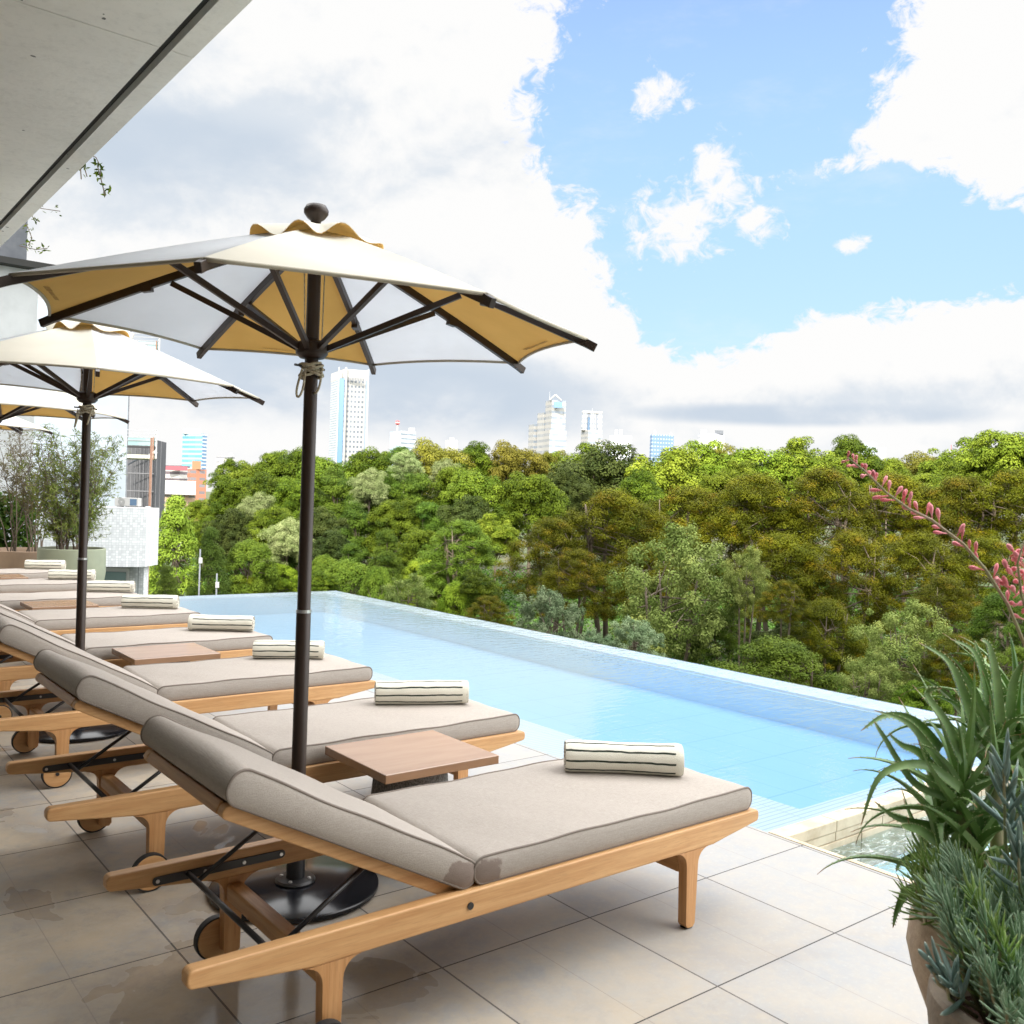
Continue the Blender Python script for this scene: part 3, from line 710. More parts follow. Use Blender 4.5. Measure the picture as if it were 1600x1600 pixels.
    for o_ in t.children:
        if o_.name.split('.')[0] in ('canopy', 'rib', 'strut'): o_.rotation_euler = tr_.to_euler(); o_.location = piv-(tr_ @ piv)
    # halyard wrapped round the pole
    rp = MB(); pts = []
    for k in range(90):
        a = k*.42; rr = .040+.006*sin(k*.9)
        pts.append((rr*cos(a), rr*sin(a), 2.025+.028*sin(k*.23)+.0001*k))
    rp.tube(pts, .0052, 7)
    for q in (0, 1):
        lp = [(-.040-.02*sin(pi*j/14)-.012*j/14, -.03-.02*sin(pi*j/7), 2.03-.11*sin(pi*j/14)) for j in range(15)]
        if q: lp = [(x+.07, y, z+.02) for x, y, z in lp]
        rp.tube(lp, .0048, 6)
    rp.build('rope', ROPE, t, smooth=True)
    for dx in (-.045, .045): MB().tube([(dx*.8, -.01, 2.14), (dx, 0, 2.48)], .0025, 5).build('halyard', ROPE, t)
    MB().tube([(-.075, -.01, 2.045), (.06, .008, 2.04)], .0048, 8).build('locking_pin', BLACK, t)
    # faded row of small print near the hem of the lining (worn past reading)
    for p in (0, 2, 4):
        a0, a1 = ph0+p*pi/4, ph0+(p+1)*pi/4; ink = MB(); rg = random.Random(p)
        for j in range(26):
            if j % 9 == 8: continue
            q = .33+.34*j/25; s_ = .93; r_, z = prof(s_)
            sag = 4*q*(1-q); z_ = z-.028*sag*sin(pi*s_)*.8-.0045
            cx_, cy_ = r_*((1-q)*cos(a0)+q*cos(a1)), r_*((1-q)*sin(a0)+q*sin(a1))
            tx, ty = (cos(a1)-cos(a0)), (sin(a1)-sin(a0)); ln = math.hypot(tx, ty); tx, ty = tx/ln, ty/ln; nx, ny = -ty, tx
            hgt = .007 if j < 17 else .010; wd = .0042
            for g_ in range(2):
                o_ = g_*.004
                ink.box(-1, 1, -1, 1, -1, 1); vv = ink.v[-8:]; ink.v[-8:] = [(cx_+tx*(o_+x*.0012)+nx*y*hgt*(1 if g_ == 0 else rg.choice((.4, 1))), cy_+ty*(o_+x*.0012)+ny*y*hgt*(1 if g_ == 0 else .6), z_+z*.0006+(y*hgt)*.28*0) for x, y, z in vv]
        ink.build('faded_print', INK, co_)
    return t
um0 = make_umbrella()
for i, (x, y, a) in enumerate([(1.655, 3.375, 0), (1.575, 6.34, -14), (1.56, 9.36, -15), (1.56, 12.35, -13)]):
    o = um0 if i == 0 else copy_tree(um0); o.location = (x, y, .001); o.rotation_euler = (0, 0, rad(a))
    tag(o, ['nearest parasol, large cream and white canopy with yellow lining and a knob on top', 'second parasol from the front, its whole near half seen under the nearest canopy',
            'third parasol from the front, cut by the left edge of the photo', 'farthest and smallest parasol at the left edge, over the last side table'][i], 'parasol', 'parasols between the loungers')
# ------------------------------------------------------------------ park ground
def ground_mat():
    m = bpy.data.materials.new('park_ground'); m.use_nodes = True; t = NT(m.node_tree); p = t.n['Principled BSDF']
    co = t.coord(); c = t.mix(t.step(t.noise(co, .04, 5, .6), .42, .56), (.035, .060, .014), (.055, .040, .022))
    c = t.mix(t.m('MULTIPLY', t.noise(co, 1.2, 5), .5), c, (.05, .09, .02))
    t.put(p.inputs['Base Color'], c); p.inputs['Roughness'].default_value = .95; return m
b = MB(); n = 40; L_ = 9000
b.add([(-L_, -L_, GZ-.02), (L_, -L_, GZ-.02), (L_, L_, GZ-.02), (-L_, L_, GZ-.02)], [(0, 1, 2, 3)])
tag(b.build('ground', ground_mat()), kind='structure')
asph = mat('street_asphalt', (.055, .055, .058), .85, (.07, .07, .07), 2)
a_, c_ = P(180, 930, 44), P(320, 905, 70)
b = MB().add([(a_.x-3, a_.y-20, GZ), (a_.x+7, a_.y-20, GZ), (a_.x+22, a_.y+90, GZ), (a_.x+12, a_.y+90, GZ)], [(0, 1, 2, 3)])
tag(b.build('road', asph), kind='structure')
lw = P(450, 915, 108)
b = MB().add([(lw.x+9*cos(a)*(1+.2*sin(3*a)), lw.y+11*sin(a), GZ+.02) for a in np.linspace(0, 2*pi, 41)[:-1]], [tuple(range(40))])
tag(b.build('lawn', mat('mown_lawn', (.10, .20, .03), .9, (.13, .24, .04), .5)), kind='structure')

# ------------------------------------------------------------------ foliage
def leaf_mat(name, c1, c2, tip=None, trans=.15, nscale=.9):
    m = bpy.data.materials.new(name); m.use_nodes = True; t = NT(m.node_tree); t.n.clear()
    out = t.new('ShaderNodeOutputMaterial'); at = t.new('ShaderNodeAttribute', attribute_name='leaf'); ri = at.outputs['Fac']
    g = t.coord('Object'); oi = t.new('ShaderNodeObjectInfo')
    c = t.mix(ri, c1, c2)
    if tip: 
        at2 = t.new('ShaderNodeAttribute', attribute_name='tip')
        c = t.mix(t.m('MULTIPLY', at2.outputs['Fac'], .9), c, tip)
    hs = t.new('ShaderNodeHueSaturation'); t.put(hs.inputs['Color'], c)
    t.put(hs.inputs['Value'], t.m('ADD', .80, t.m('MULTIPLY', oi.outputs['Random'], .4)))
    t.put(hs.inputs['Hue'], t.m('ADD', .487, t.m('MULTIPLY', t.m('FRACT', t.m('MULTIPLY', oi.outputs['Random'], 13.7)), .026)))
    df = t.new('ShaderNodeBsdfPrincipled'); t.l.new(hs.outputs[0], df.inputs['Base Color']); df.inputs['Roughness'].default_value = .55
    df.inputs['Specular IOR Level'].default_value = .05
    tr = t.new('ShaderNodeBsdfTranslucent'); t.l.new(hs.outputs[0], tr.inputs[0])
    mx = t.new('ShaderNodeMixShader'); mx.inputs[0].default_value = trans
    t.l.new(df.outputs[0], mx.inputs[1]); t.l.new(tr.outputs[0], mx.inputs[2]); t.l.new(mx.outputs[0], out.inputs[0]); return m
LM = {
 'camphor': leaf_mat('camphor_leaves', (.055, .095, .006), (.205, .26, .024)),
 'green':   leaf_mat('mid_green_leaves', (.024, .048, .004), (.135, .185, .014)),
 'dark':    leaf_mat('dark_leaves', (.022, .036, .008), (.065, .082, .018)),
 'rust':    leaf_mat('rust_leaves', (.105, .105, .014), (.19, .175, .024)),
 'maple':   leaf_mat('olive_maple_leaves', (.038, .046, .002), (.135, .138, .006), (.24, .150, .006)),
 'pine':    leaf_mat('pine_needles', (.024, .052, .008), (.11, .17, .018)),
 'pale':    leaf_mat('pale_leaves', (.085, .125, .022), (.26, .30, .085), (.36, .36, .08)),
 'silver':  leaf_mat('silver_leaves', (.085, .14, .065), (.23, .29, .16)),
 'vine':    leaf_mat('pale_vine_leaves', (.11, .16, .045), (.33, .37, .17)),
 'bright':  leaf_mat('bright_shrub_leaves', (.10, .165, .012), (.24, .31, .025)),
 'feather': leaf_mat('feathery_leaves', (.045, .085, .008), (.125, .185, .020)),
 'ginkgo':  leaf_mat('ginkgo_leaves', (.14, .23, .022), (.27, .36, .045)),
 'conifer': leaf_mat('conifer_leaves', (.045, .080, .012), (.12, .17, .025)),
 'hedge':   leaf_mat('hedge_leaves', (.035, .075, .014), (.09, .16, .025)),
 'bluegrey': leaf_mat('blue_grey_leaves', (.10, .155, .135), (.17, .25, .22), trans=.08),
}
BARK = mat('bark', (.09, .065, .045), .9, (.17, .135, .10), 6, (1, 1, .3), bump=.5)
def quads_mesh(name, C, N, size, asp, material, leafv, tipv=None, fold=None):
    """one small four-cornered leaf at each C, facing N"""
    n = len(C)
    N = N/np.linalg.norm(N, axis=1, keepdims=True)
    r_ = npr.normal(size=(n, 3)); T = np.cross(N, r_); T /= np.linalg.norm(T, axis=1, keepdims=True)+1e-9
    B = np.cross(N, T); s_ = size*(.65+.7*npr.random((n, 1)))
    V = np.empty((n, 4, 3)); V[:, 0] = C-T*s_; V[:, 1] = C+B*s_*asp; V[:, 2] = C+T*s_; V[:, 3] = C-B*s_*asp
    me = bpy.data.meshes.new(name); me.vertices.add(4*n); me.vertices.foreach_set('co', V.astype('f').ravel())
    me.loops.add(4*n); me.loops.foreach_set('vertex_index', np.arange(4*n, dtype='i'))
    me.polygons.add(n); me.polygons.foreach_set('loop_start', np.arange(0, 4*n, 4, dtype='i')); me.polygons.foreach_set('loop_total', np.full(n, 4, 'i'))
    me.update(calc_edges=True)
    a = me.attributes.new('leaf', 'FLOAT', 'FACE'); a.data.foreach_set('value', leafv.astype('f'))
    if tipv is not None: a = me.attributes.new('tip', 'FLOAT', 'FACE'); a.data.foreach_set('value', tipv.astype('f'))
    me.materials.append(material); return me
def sph(n):
    v = npr.normal(size=(n, 3)); return v/np.linalg.norm(v, axis=1, keepdims=True)
def crown(kind, form, n=30000, leaf=.02, seed=0):
    """leaf cloud in a unit-radius crown, centre at the origin; returns mesh and the clump centres"""
    global npr
    npr = np.random.default_rng(seed*17+5)
    if form == 'dome':        # billowing broadleaf: lobes carrying rounded tufts
        K = 28; big = sph(K); big[:, 2] = np.where(big[:, 2] < -.55, -big[:, 2], big[:, 2])
        bigc = big*np.array([.70, .70, .74])*(.85+.25*npr.random((K, 1))); br_ = .24+.13*npr.random(K)
        bigc = np.vstack([bigc, [[0, 0, .1], [.2, .1, -.1], [-.2, -.1, 0]]]); br_ = np.append(br_, [.5, .5, .5])
        M = 9; sc = []; sr = []
        for c0, r0 in zip(bigc, br_):
            d0 = sph(M); d0[:, 2] = np.abs(d0[:, 2])*1.2-.35; sc.append(c0+d0*r0); sr.append(r0*(.38+.26*npr.random(M)))
        sc = np.vstack(sc); sr = np.concatenate(sr); flat = .75
    elif form == 'layer':     # spreading tiers
        K = 230; a = npr.random(K)*2*pi; h_ = npr.random(K); rr = np.sqrt(npr.random(K)*.75+.25*(npr.random(K)>.5))*np.sqrt(np.clip(1-(h_*1.0)**2.2, .05, 1))
        sc = np.stack([rr*np.cos(a), rr*np.sin(a), h_*1.25-.72-.12*rr], 1); sr = .08+.09*npr.random(K); flat = .52
    elif form == 'pine':
        K = 70; a = npr.random(K)*2*pi; h_ = npr.random(K); rr = (1-h_*.75)*np.sqrt(npr.random(K))*.75
        sc = np.stack([rr*np.cos(a), rr*np.sin(a), h_*1.7-.8], 1); sr = .15+.13*npr.random(K); flat = .36
    elif form == 'loose':     # open, upward tufts with gaps
        K = 150; d0 = sph(K); d0[:, 2] = d0[:, 2]*.95; sc = d0*(.45+.5*npr.random((K, 1)))*np.array([.95, .95, 1.0]); sr = .065+.085*npr.random(K); flat = .9
    elif form == 'cone':
        K = 240; a = npr.random(K)*2*pi; h_ = npr.random(K)**1.25; rr = (1-h_**1.4*.93)*(.72+.25*npr.random(K))*.62
        sc = np.stack([rr*np.cos(a), rr*np.sin(a), h_*2-.95], 1); sr = .11+.08*npr.random(K); flat = .8
    elif form == 'ball':
        K = 130; d0 = sph(K); d0[:, 2] = np.where(d0[:, 2] < -.7, -d0[:, 2], d0[:, 2]); sc = d0*.80; sr = .15+.09*npr.random(K); flat = .8
    elif form == 'spire':     # ivy climbing a dead top
        K = 60; h_ = npr.random(K); a = npr.random(K)*2*pi; rr = (1-h_)*.45*np.sqrt(npr.random(K))
        sc = np.stack([rr*np.cos(a), rr*np.sin(a), h_*2-1], 1); sr = .12+.10*npr.random(K); flat = 1.0
    pr = sr**2; pr /= pr.sum(); idx = npr.choice(len(sc), n, p=pr)
    d_ = sph(n)
    if form in ('dome', 'ball', 'cone', 'spire'): d_[:, 2] = np.where(d_[:, 2] < -.25, -d_[:, 2], d_[:, 2])
    rad_ = (.80+.26*npr.random((n, 1))) if form not in ('layer', 'pine', 'loose') else npr.random((n, 1))**.45*1.15
    off = d_*rad_*sr[idx, None]; off[:, 2] *= flat
    C = sc[idx]+off+npr.normal(size=(n, 3))*leaf*.35
    if form in ('layer', 'pine'): C[:, 2] -= .12*((off[:, 0]**2+off[:, 1]**2)/np.maximum(sr[idx], .01))
    if form == 'dome': C[:, 2] += .0
    Nn = d_*1.0+npr.normal(size=(n, 3))*.26+np.array([0, 0, .5 if form != 'layer' else 1.2])
    lv = np.clip(.42+.12*npr.normal(size=n)+.62*(npr.random(len(sc))[idx]-.5), 0, 1)
    cl = npr.random(len(sc))[idx]
    tip = np.clip((cl-.72)*2.4, 0, .8)*np.clip((d_[:, 2]*.5+.5)*1.2, 0, 1)*(npr.random(n) < .8)
    asp = {'pine': .22, 'layer': .45}.get(form, .6)
    me = quads_mesh('foliage_'+kind, C, Nn, leaf, asp, LM[kind], lv, tip)
    return me, sc
PRO = {}
def proto(key, *a):
    if key not in PRO: PRO[key] = crown(*a)
    return PRO[key]
SPEC = {  # key: (kind, form, leaves, leaf size)
 'camphor1': ('camphor', 'dome', 62000, .020), 'camphor2': ('camphor', 'dome', 62000, .020), 'green1': ('green', 'dome', 62000, .020), 'green2': ('green', 'dome', 62000, .020),
 'dark1': ('dark', 'dome', 62000, .019), 'rust1': ('rust', 'dome', 60000, .019), 'maple1': ('maple', 'layer', 70000, .013), 'maple2': ('maple', 'layer', 70000, .013),
 'pine1': ('pine', 'pine', 36000, .030), 'pine2': ('pine', 'pine', 36000, .030), 'pale1': ('pale', 'loose', 36000, .016), 'silver1': ('silver', 'loose', 30000, .019), 'vine1': ('vine', 'dome', 52000, .017),
 'bright1': ('bright', 'ball', 34000, .022), 'bright2': ('feather', 'ball', 34000, .022), 'feather1': ('feather', 'layer', 60000, .015), 'ginkgo1': ('ginkgo', 'cone', 46000, .017), 'conifer1': ('conifer', 'cone', 46000, .015)}
seeds = {k: i+1 for i, k in enumerate(SPEC)}
trunk_cache = {}
def trunk_mesh(key, sc, ratio, stems=1):
    """tapered trunk with limbs to the clumps, unit crown at the origin; the trunk foot is at z=-ratio"""
    kk = (key, round(ratio, 1), stems)
    if kk in trunk_cache: return trunk_cache[kk]
    rg = random.Random(seeds[key]); b = MB(); order = list(range(len(sc))); rg.shuffle(order)
    for s_ in range(stems):
        a = rg.uniform(0, 6.28); sp = .10 if stems > 1 else 0; lean = .28 if stems > 1 else .05
        foot = Vector((sp*cos(a), sp*sin(a), -ratio)); fork = Vector((lean*cos(a), lean*sin(a), -.45)); top = Vector((lean*1.4*cos(a), lean*1.4*sin(a), .35))
        mid = foot.lerp(fork, .5)+Vector((rg.uniform(-.03, .03), rg.uniform(-.03, .03), 0))
        w0 = .050 if stems == 1 else .034
        b.tube([foot, mid, fork, fork.lerp(top, .5)+Vector((rg.uniform(-.05, .05), rg.uniform(-.05, .05), 0)), top], [w0*1.25, w0, w0*.8, w0*.5, w0*.15], 8)
        for q in range(26//stems):
            c = Vector(sc[order.pop()]) if order else None
            if c is None: break
            t0 = rg.uniform(0, .8); st = fork.lerp(top, t0); m_ = st.lerp(c, .5)+Vector((0, 0, rg.uniform(-.02, .08)))
            b.tube([st, m_, c], [w0*.36, w0*.22, w0*.06], 5, caps=False)
    o = b.build('trunk', BARK, smooth=True); me = o.data; bpy.data.objects.remove(o); trunk_cache[kk] = me; return me
KN = {'camphor': 'broadleaf tree', 'green': 'broadleaf tree', 'dark': 'broadleaf tree', 'rust': 'broadleaf tree', 'maple': 'maple tree', 'pine': 'pine tree', 'pale': 'young tree', 'silver': 'shrub',
      'vine': 'vine', 'bright': 'shrub', 'feather': 'tree', 'ginkgo': 'ginkgo tree', 'conifer': 'conifer'}
NAMES = {'camphor': 'broadleaf_tree', 'green': 'broadleaf_tree', 'dark': 'broadleaf_tree', 'rust': 'broadleaf_tree', 'maple': 'maple_tree', 'pine': 'pine_tree', 'pale': 'young_tree', 'silver': 'silver_shrub',
      'vine': 'climbing_vine', 'bright': 'clipped_shrub', 'feather': 'feathery_tree', 'ginkgo': 'ginkgo_tree', 'conifer': 'conifer'}
def tree(key, px, py, depth, wpx, label, group=None, asp=1.0, stems=1, ground=GZ, low=False):
    """tree whose crown top stands at photo pixel px,py, wpx photo pixels wide at that distance"""
    spec = SPEC[key]; me, sc = proto(key, *spec, seeds[key])
    R_ = wpx*depth/F/2/{'dome': .98, 'layer': 1.0, 'pine': .78, 'loose': .96, 'cone': .68, 'ball': .92, 'spire': .62}[spec[1]]
    asp = asp*{'dome': 1.18, 'pine': 1.25, 'cone': 1.35, 'layer': 1.0}.get(spec[1], 1.0)
    top = P(px, py, depth)
    hz = {'dome': 1.14, 'layer': .56, 'pine': 1.05, 'loose': 1.02, 'cone': 1.10, 'ball': .86, 'spire': 1.05}[spec[1]]
    sz = R_*asp; cz = top.z-hz*sz
    if spec[1] == 'ball': sz = max(sz, (top.z-ground)/1.72); cz = top.z-hz*sz
    kind = spec[0]
    t = thing(NAMES[kind], (top.x, top.y, ground), rnd.uniform(0, 6.28), label, KN[kind], group)
    c = bpy.data.objects.new('crown', me); COL.objects.link(c); c.parent = t; c.location = (0, 0, cz-ground); c.scale = (R_, R_, sz)
    ratio = max(.6, (cz-ground)/sz)
    tr = bpy.data.objects.new('trunk', trunk_mesh(key, sc, ratio, stems)); COL.objects.link(tr); tr.parent = t
    tr.location = (0, 0, cz-ground); tr.scale = (R_, R_, (cz-ground)/round(ratio, 1) if False else sz)
    return t
G1 = 'trees in the wooded skyline'; G2 = 'trees on the wooded slope behind the pool'; G3 = 'olive maples right of the pool'; G4 = 'garden shrubs beyond the pool'
T = [
 # skyline, farthest row:  key, px, py, depth, width px, label, group
 ('green2', 366, 716, 150, 74, 'outermost low green tree where the skyline wood starts, right of the blue glass tower', G1),
 ('camphor1', 410, 706, 146, 110, 'rounded yellow-green tree on the skyline left of the nearest parasol pole', G1),
 ('green1', 458, 696, 142, 128, 'green tree on the skyline touching the nearest parasol pole from the left', G1),
 ('camphor2', 520, 698, 136, 141, 'yellow-green tree hiding the foot of the tall white slab tower', G1),
 ('green1', 584, 697, 136, 118, 'green tree on the skyline between slab tower and mast building', G1),
 ('pine2', 628, 688, 130, 90, 'pointed dark tree in front of the building with the red-white ball', G1),
 ('rust1', 684, 680, 134, 133, 'rust-green round tree on the skyline right of the mast building', G1),
 ('green2', 742, 690, 134, 102, 'green tree on the skyline between the two rust-coloured crowns', G1),
 ('rust1', 806, 684, 134, 118, 'brownish tree on the skyline just left of the stepped tower', G1),
 ('rust1', 858, 698, 142, 77, 'small brownish tree at the foot of the stepped tower', G1),
 ('camphor1', 908, 690, 138, 128, 'yellow-green tree at the foot of the twin-topped tower', G1),
 ('dark1', 950, 686, 118, 205, 'big dark grey-green tree, rounded, under the low white building', G1),
 ('camphor2', 1035, 680, 118, 192, 'broad bright green tree under the dark blue roof on the skyline', G1),
 ('camphor1', 1110, 686, 122, 154, 'bright green tree under the grey twin-roofed building', G1),
 ('rust1', 1132, 690, 146, 102, 'rust-tinted tree peeping over the bright crowns near the grey building', G1),
 ('camphor2', 1196, 684, 122, 179, 'broad bright yellow-green dome right of the grey twin-roofed building', G1),
 ('camphor1', 1268, 680, 120, 154, 'bright yellow-green dome above the pink flower spike', G1),
 ('green2', 1330, 678, 126, 115, 'cool green tree with feathery tips above the pink flower spike', G1),
 ('rust1', 1432, 696, 132, 141, 'wide rust-green tree on the low notch of the right skyline', G1),
 ('camphor2', 1378, 706, 126, 102, 'small light green tree left of the rust-green notch tree', G1),
 ('camphor1', 1508, 682, 116, 141, 'yellow-green dome right of the notch in the skyline', G1),
 ('camphor2', 1588, 656, 104, 166, 'tallest yellow-green tree at the right edge of the photo', G1),
 # upper slope
 ('camphor2', 322, 772, 118, 74, 'bright green crown at the left end of the slope, above the ginkgo', G2),
 ('green1', 372, 740, 118, 92, 'deep green crown on the slope above the conifer', G2),
 ('green2', 420, 738, 112, 104, 'green crown high on the slope left of the nearest pole', G2),
 ('vine1', 404, 768, 104, 74, 'pale leaved vine over a treetop left of the nearest pole', G2),
 ('green1', 470, 742, 108, 104, 'green crown half hidden by the nearest parasol pole', G2),
 ('pine1', 528, 722, 108, 100, 'pine on the slope below the tall white slab tower', G2),
 ('vine1', 580, 730, 100, 70, 'pale vine draped over a crown left of the rust-green skyline tree', G2),
 ('green2', 590, 738, 104, 110, 'green crown below the draped pale vine', G2),
 ('pine2', 650, 728, 104, 100, 'pine on the slope below the rust-green skyline tree', G2),
 ('vine1', 634, 702, 112, 52, 'pale vine topped crown against the rust-green tree', G2),
 ('vine1', 700, 716, 108, 70, 'pale vine peak to the right of the rust-green tree', G2),
 ('green1', 716, 724, 104, 110, 'mid-green crown in front of the pale vine peak', G2),
 ('camphor2', 752, 722, 96, 130, 'bright billowing crown left of the big dark tree', G2),
 ('green1', 832, 734, 94, 124, 'rich green billowing crown beside the big dark tree', G2),
 ('dark1', 884, 728, 108, 90, 'dark crown tucked in at the left of the big dark tree', G2),
 ('green2', 1000, 734, 104, 110, 'shaded green crown below the big dark tree', G2),
 ('camphor1', 1150, 716, 108, 110, 'bright crown filling the dip between the skyline domes', G2),
 ('camphor2', 1420, 726, 104, 120, 'light green crown behind the pink flower spike', G2),
 ('camphor1', 1500, 718, 104, 120, 'light green crown right of the pink flower spike', G2),
 ('vine1', 1388, 752, 98, 50, 'pale green vine patch between the right-hand maples', G2),
 # lower slope
 ('green2', 318, 806, 100, 70, 'shadowed crown behind ginkgo and conifer', G2),
 ('dark1', 372, 792, 98, 100, 'dark crown low on the slope right of the conifer', G2),
 ('vine1', 452, 808, 90, 84, 'frothy pale vine mass left of the nearest pole, low on the slope', G2),
 ('green1', 430, 788, 98, 92, 'green crown above the frothy pale vine', G2),
 ('dark1', 505, 790, 94, 100, 'dark crown just right of the nearest pole', G2),
 ('pine1', 560, 776, 92, 96, 'pine low on the slope right of the nearest pole', G2),
 ('green1', 618, 776, 92, 92, 'green crown between the lower slope pines', G2),
 ('pine2', 672, 774, 92, 92, 'second pine low on the slope', G2),
 ('dark1', 728, 772, 88, 100, 'dark crown at the middle of the lower slope', G2),
 ('pine1', 604, 820, 78, 74, 'cloud-shaped garden pine with tiers above the shrubs', G2),
 ('pine2', 548, 842, 80, 58, 'smaller garden pine beside the cloud-shaped one', G2),
 ('dark1', 520, 826, 86, 90, 'dark crown low behind the garden shrubs', G2),
 ('green1', 660, 822, 84, 90, 'green crown behind the cloud-shaped pine', G2),
 ('feather1', 722, 812, 70, 150, 'dark feathery tree left of the olive maples', G2),
 ('green2', 690, 862, 74, 90, 'green crown below the dark feathery tree', G2),
 ('camphor1', 776, 800, 84, 90, 'bright tuft between feathery tree and olive maple', G2),
 # olive maples
 ('maple1', 862, 806, 62, 170, 'leftmost olive maple, low and round', G3),
 ('maple2', 960, 764, 64, 230, 'broad olive maple under the big dark tree', G3),
 ('maple1', 1075, 758, 66, 220, 'olive maple behind the young pale-leaved tree', G3),
 ('maple2', 1180, 740, 64, 220, 'olive-orange maple above the multi-stemmed trunks', G3),
 ('maple1', 1285, 728, 64, 220, 'tall olive maple left of the pink flower spike', G3),
 ('maple2', 1395, 738, 66, 200, 'olive maple crossed by the pink flower spike', G3),
 ('maple1', 1500, 742, 64, 210, 'orange-tipped olive maple right of the pink flower spike', G3),
 ('maple2', 1592, 732, 62, 200, 'orange-tipped olive maple at the right edge', G3),
 ('maple1', 900, 856, 56, 150, 'low olive maple behind the silver shrub', G3),
 ('maple2', 1010, 850, 58, 170, 'shadowed olive maple behind the young tree', G3),
 ('maple2', 1225, 832, 58, 210, 'middle olive maple with grey forked trunks showing', G3),
 ('maple1', 1330, 826, 56, 190, 'olive maple in the centre right, above the flowering tree', G3, 1.25),
 ('maple2', 1440, 830, 56, 190, 'olive maple below the pink buds', G3, 1.25),
 ('maple1', 1540, 836, 56, 180, 'olive maple behind the lower pink blossoms', G3),
 ('maple1', 1225, 905, 44, 90, 'small orange-tipped maple over the grey trunks', G3),
 ('maple2', 1290, 935, 44, 170, 'low olive maple left of the flowering tree', G3, 1.2),
 ('feather1', 1130, 952, 50, 130, 'small green understorey tree between young tree and grey trunks', None, .9),
 ('dark1', 1240, 960, 48, 110, 'dark bush under the small orange-tipped maple', None, .8),
 ('green2', 1340, 975, 46, 110, 'dark green bush under the low olive maple', None, .8),
 ('dark1', 1040, 930, 56, 110, 'dark bush in the shade behind the young tree', None, .8),
 ('maple1', 1480, 900, 46, 150, 'low rust-tinted maple below the pink blossoms', G3),
 # nearer trees over the weir
 ('pale1', 1055, 800, 50, 230, 'young tree with pale fresh leaves standing clear before the maples', None, 1.15),
 ('pale1', 1168, 846, 48, 90, 'slender pale-leaved side tree right of the young tree', None, 1.3),
 ('silver1', 858, 906, 42, 128, 'silvery shrub rising over the weir, leftmost of two', None, 1.1),
 ('silver1', 992, 956, 38, 104, 'silvery shrub rising over the weir, lower right of two', None, 1.0),
 ('silver1', 930, 978, 38, 84, 'low silver-green shrub between the two taller silvery ones', None, 1.0),
 ('feather1', 1215, 996, 36, 270, 'low fresh green feathery tree spreading just over the weir', None, .9),
 ('pale1', 1415, 925, 36, 170, 'yellow-green flowering tree behind the aloe', None, 1.1),
 ('pale1', 1360, 1010, 34, 120, 'bushy yellow-green tree low behind the weir, left of the aloe', None, 1.1),
 ('feather1', 1575, 925, 36, 170, 'fresh green feathery tree at the right edge under the blossoms', None, 1.2),
 ('maple1', 1500, 990, 34, 130, 'rust-tinted small maple behind the aloe tips', None, 1.0),
 ('feather1', 1590, 1010, 32, 130, 'fresh green feathery tree low at the right edge behind the aloe', None, 1.2),
 ('green2', 1440, 1060, 32, 110, 'dark green shrub directly behind the aloe', None, 1.0),
 # garden
 ('ginkgo1', 276, 778, 62, 108, 'cone-shaped bright ginkgo beside the white tiled building', None, .92),
 ('conifer1', 330, 826, 58, 78, 'slim dark conifer right of the ginkgo', None, .92),
 ('conifer1', 262, 885, 52, 60, 'small dark conifer at the foot of the ginkgo', None, .7),
 ('bright2', 392, 848, 84, 84, 'large dark green shrub right of the conifer', G4, .8),
 ('bright1', 388, 902, 84, 60, 'bright low shrub at the pool edge right of the conifer', G4, .5),
 ('bright1', 436, 884, 88, 70, 'bright clipped shrub left of the nearest pole', G4, .6),
 ('bright2', 456, 862, 92, 60, 'green clipped shrub behind the bright ones near the pole', G4, .7),
 ('bright1', 420, 866, 94, 56, 'yellowish clipped shrub behind the lawn', G4, .6),
 ('bright2', 508, 872, 76, 60, 'green clipped shrub just right of the nearest pole', G4, .7),
 ('bright2', 545, 880, 66, 96, 'rounded dark green shrub above the far pool corner', G4, .8),
 ('green2', 505, 892, 62, 60, 'small green shrub at the far pool corner', G4, .8),
 ('pale1', 640, 890, 54, 100, 'yellow-green rounded tree over the far stretch of the weir', G4, .9),
 ('bright1', 660, 878, 80, 74, 'bright clipped shrub between the garden pines', G4, .6),
 ('bright2', 590, 892, 60, 60, 'green shrub left of the yellow-green rounded tree', G4, .8),
 ('bright1', 715, 916, 56, 70, 'bright green shrub close over the weir', G4, .8),
 ('green2', 745, 890, 56, 90, 'green tree low over the weir right of the yellow-green one', G4, .9),
 ('maple1', 765, 930, 46, 90, 'small olive maple low over the weir', G3, .9),
]
for a in T:
    key, px, py, dp, wp, lab, grp = a[:7]
    tree(key, px, py, dp, wp, lab, grp, asp=a[7] if len(a) > 7 else (1.0 if SPEC[key][1] != 'layer' else 1.05), stems=3 if key.startswith('maple') or key.startswith('feather') or key.startswith('pale') else 1)
# a strip of undergrowth closing the park floor
rows = []
npr = np.random.default_rng(99); n = 110000
pxs = npr.uniform(300, 1750, n); dd = npr.uniform(36, 140, n)
fx = R[0, 0]*(pxs-800)/F+R[0, 2]; fy = R[1, 0]*(pxs-800)/F+R[1, 2]
Cg = np.stack([fx*dd, fy*dd, GZ+.1+1.1*np.abs(np.sin(fx*dd*.31)*np.cos(fy*dd*.27))*npr.random(n)], 1)
me = quads_mesh('undergrowth', Cg, npr.normal(size=(n, 3))+np.array([0, 0, 1.2]), .16, .6, LM['hedge'], npr.random(n))
o = bpy.data.objects.new('undergrowth', me); COL.objects.link(o); tag(o, 'dark low undergrowth covering the park floor between the trunks', 'undergrowth', kind='stuff')

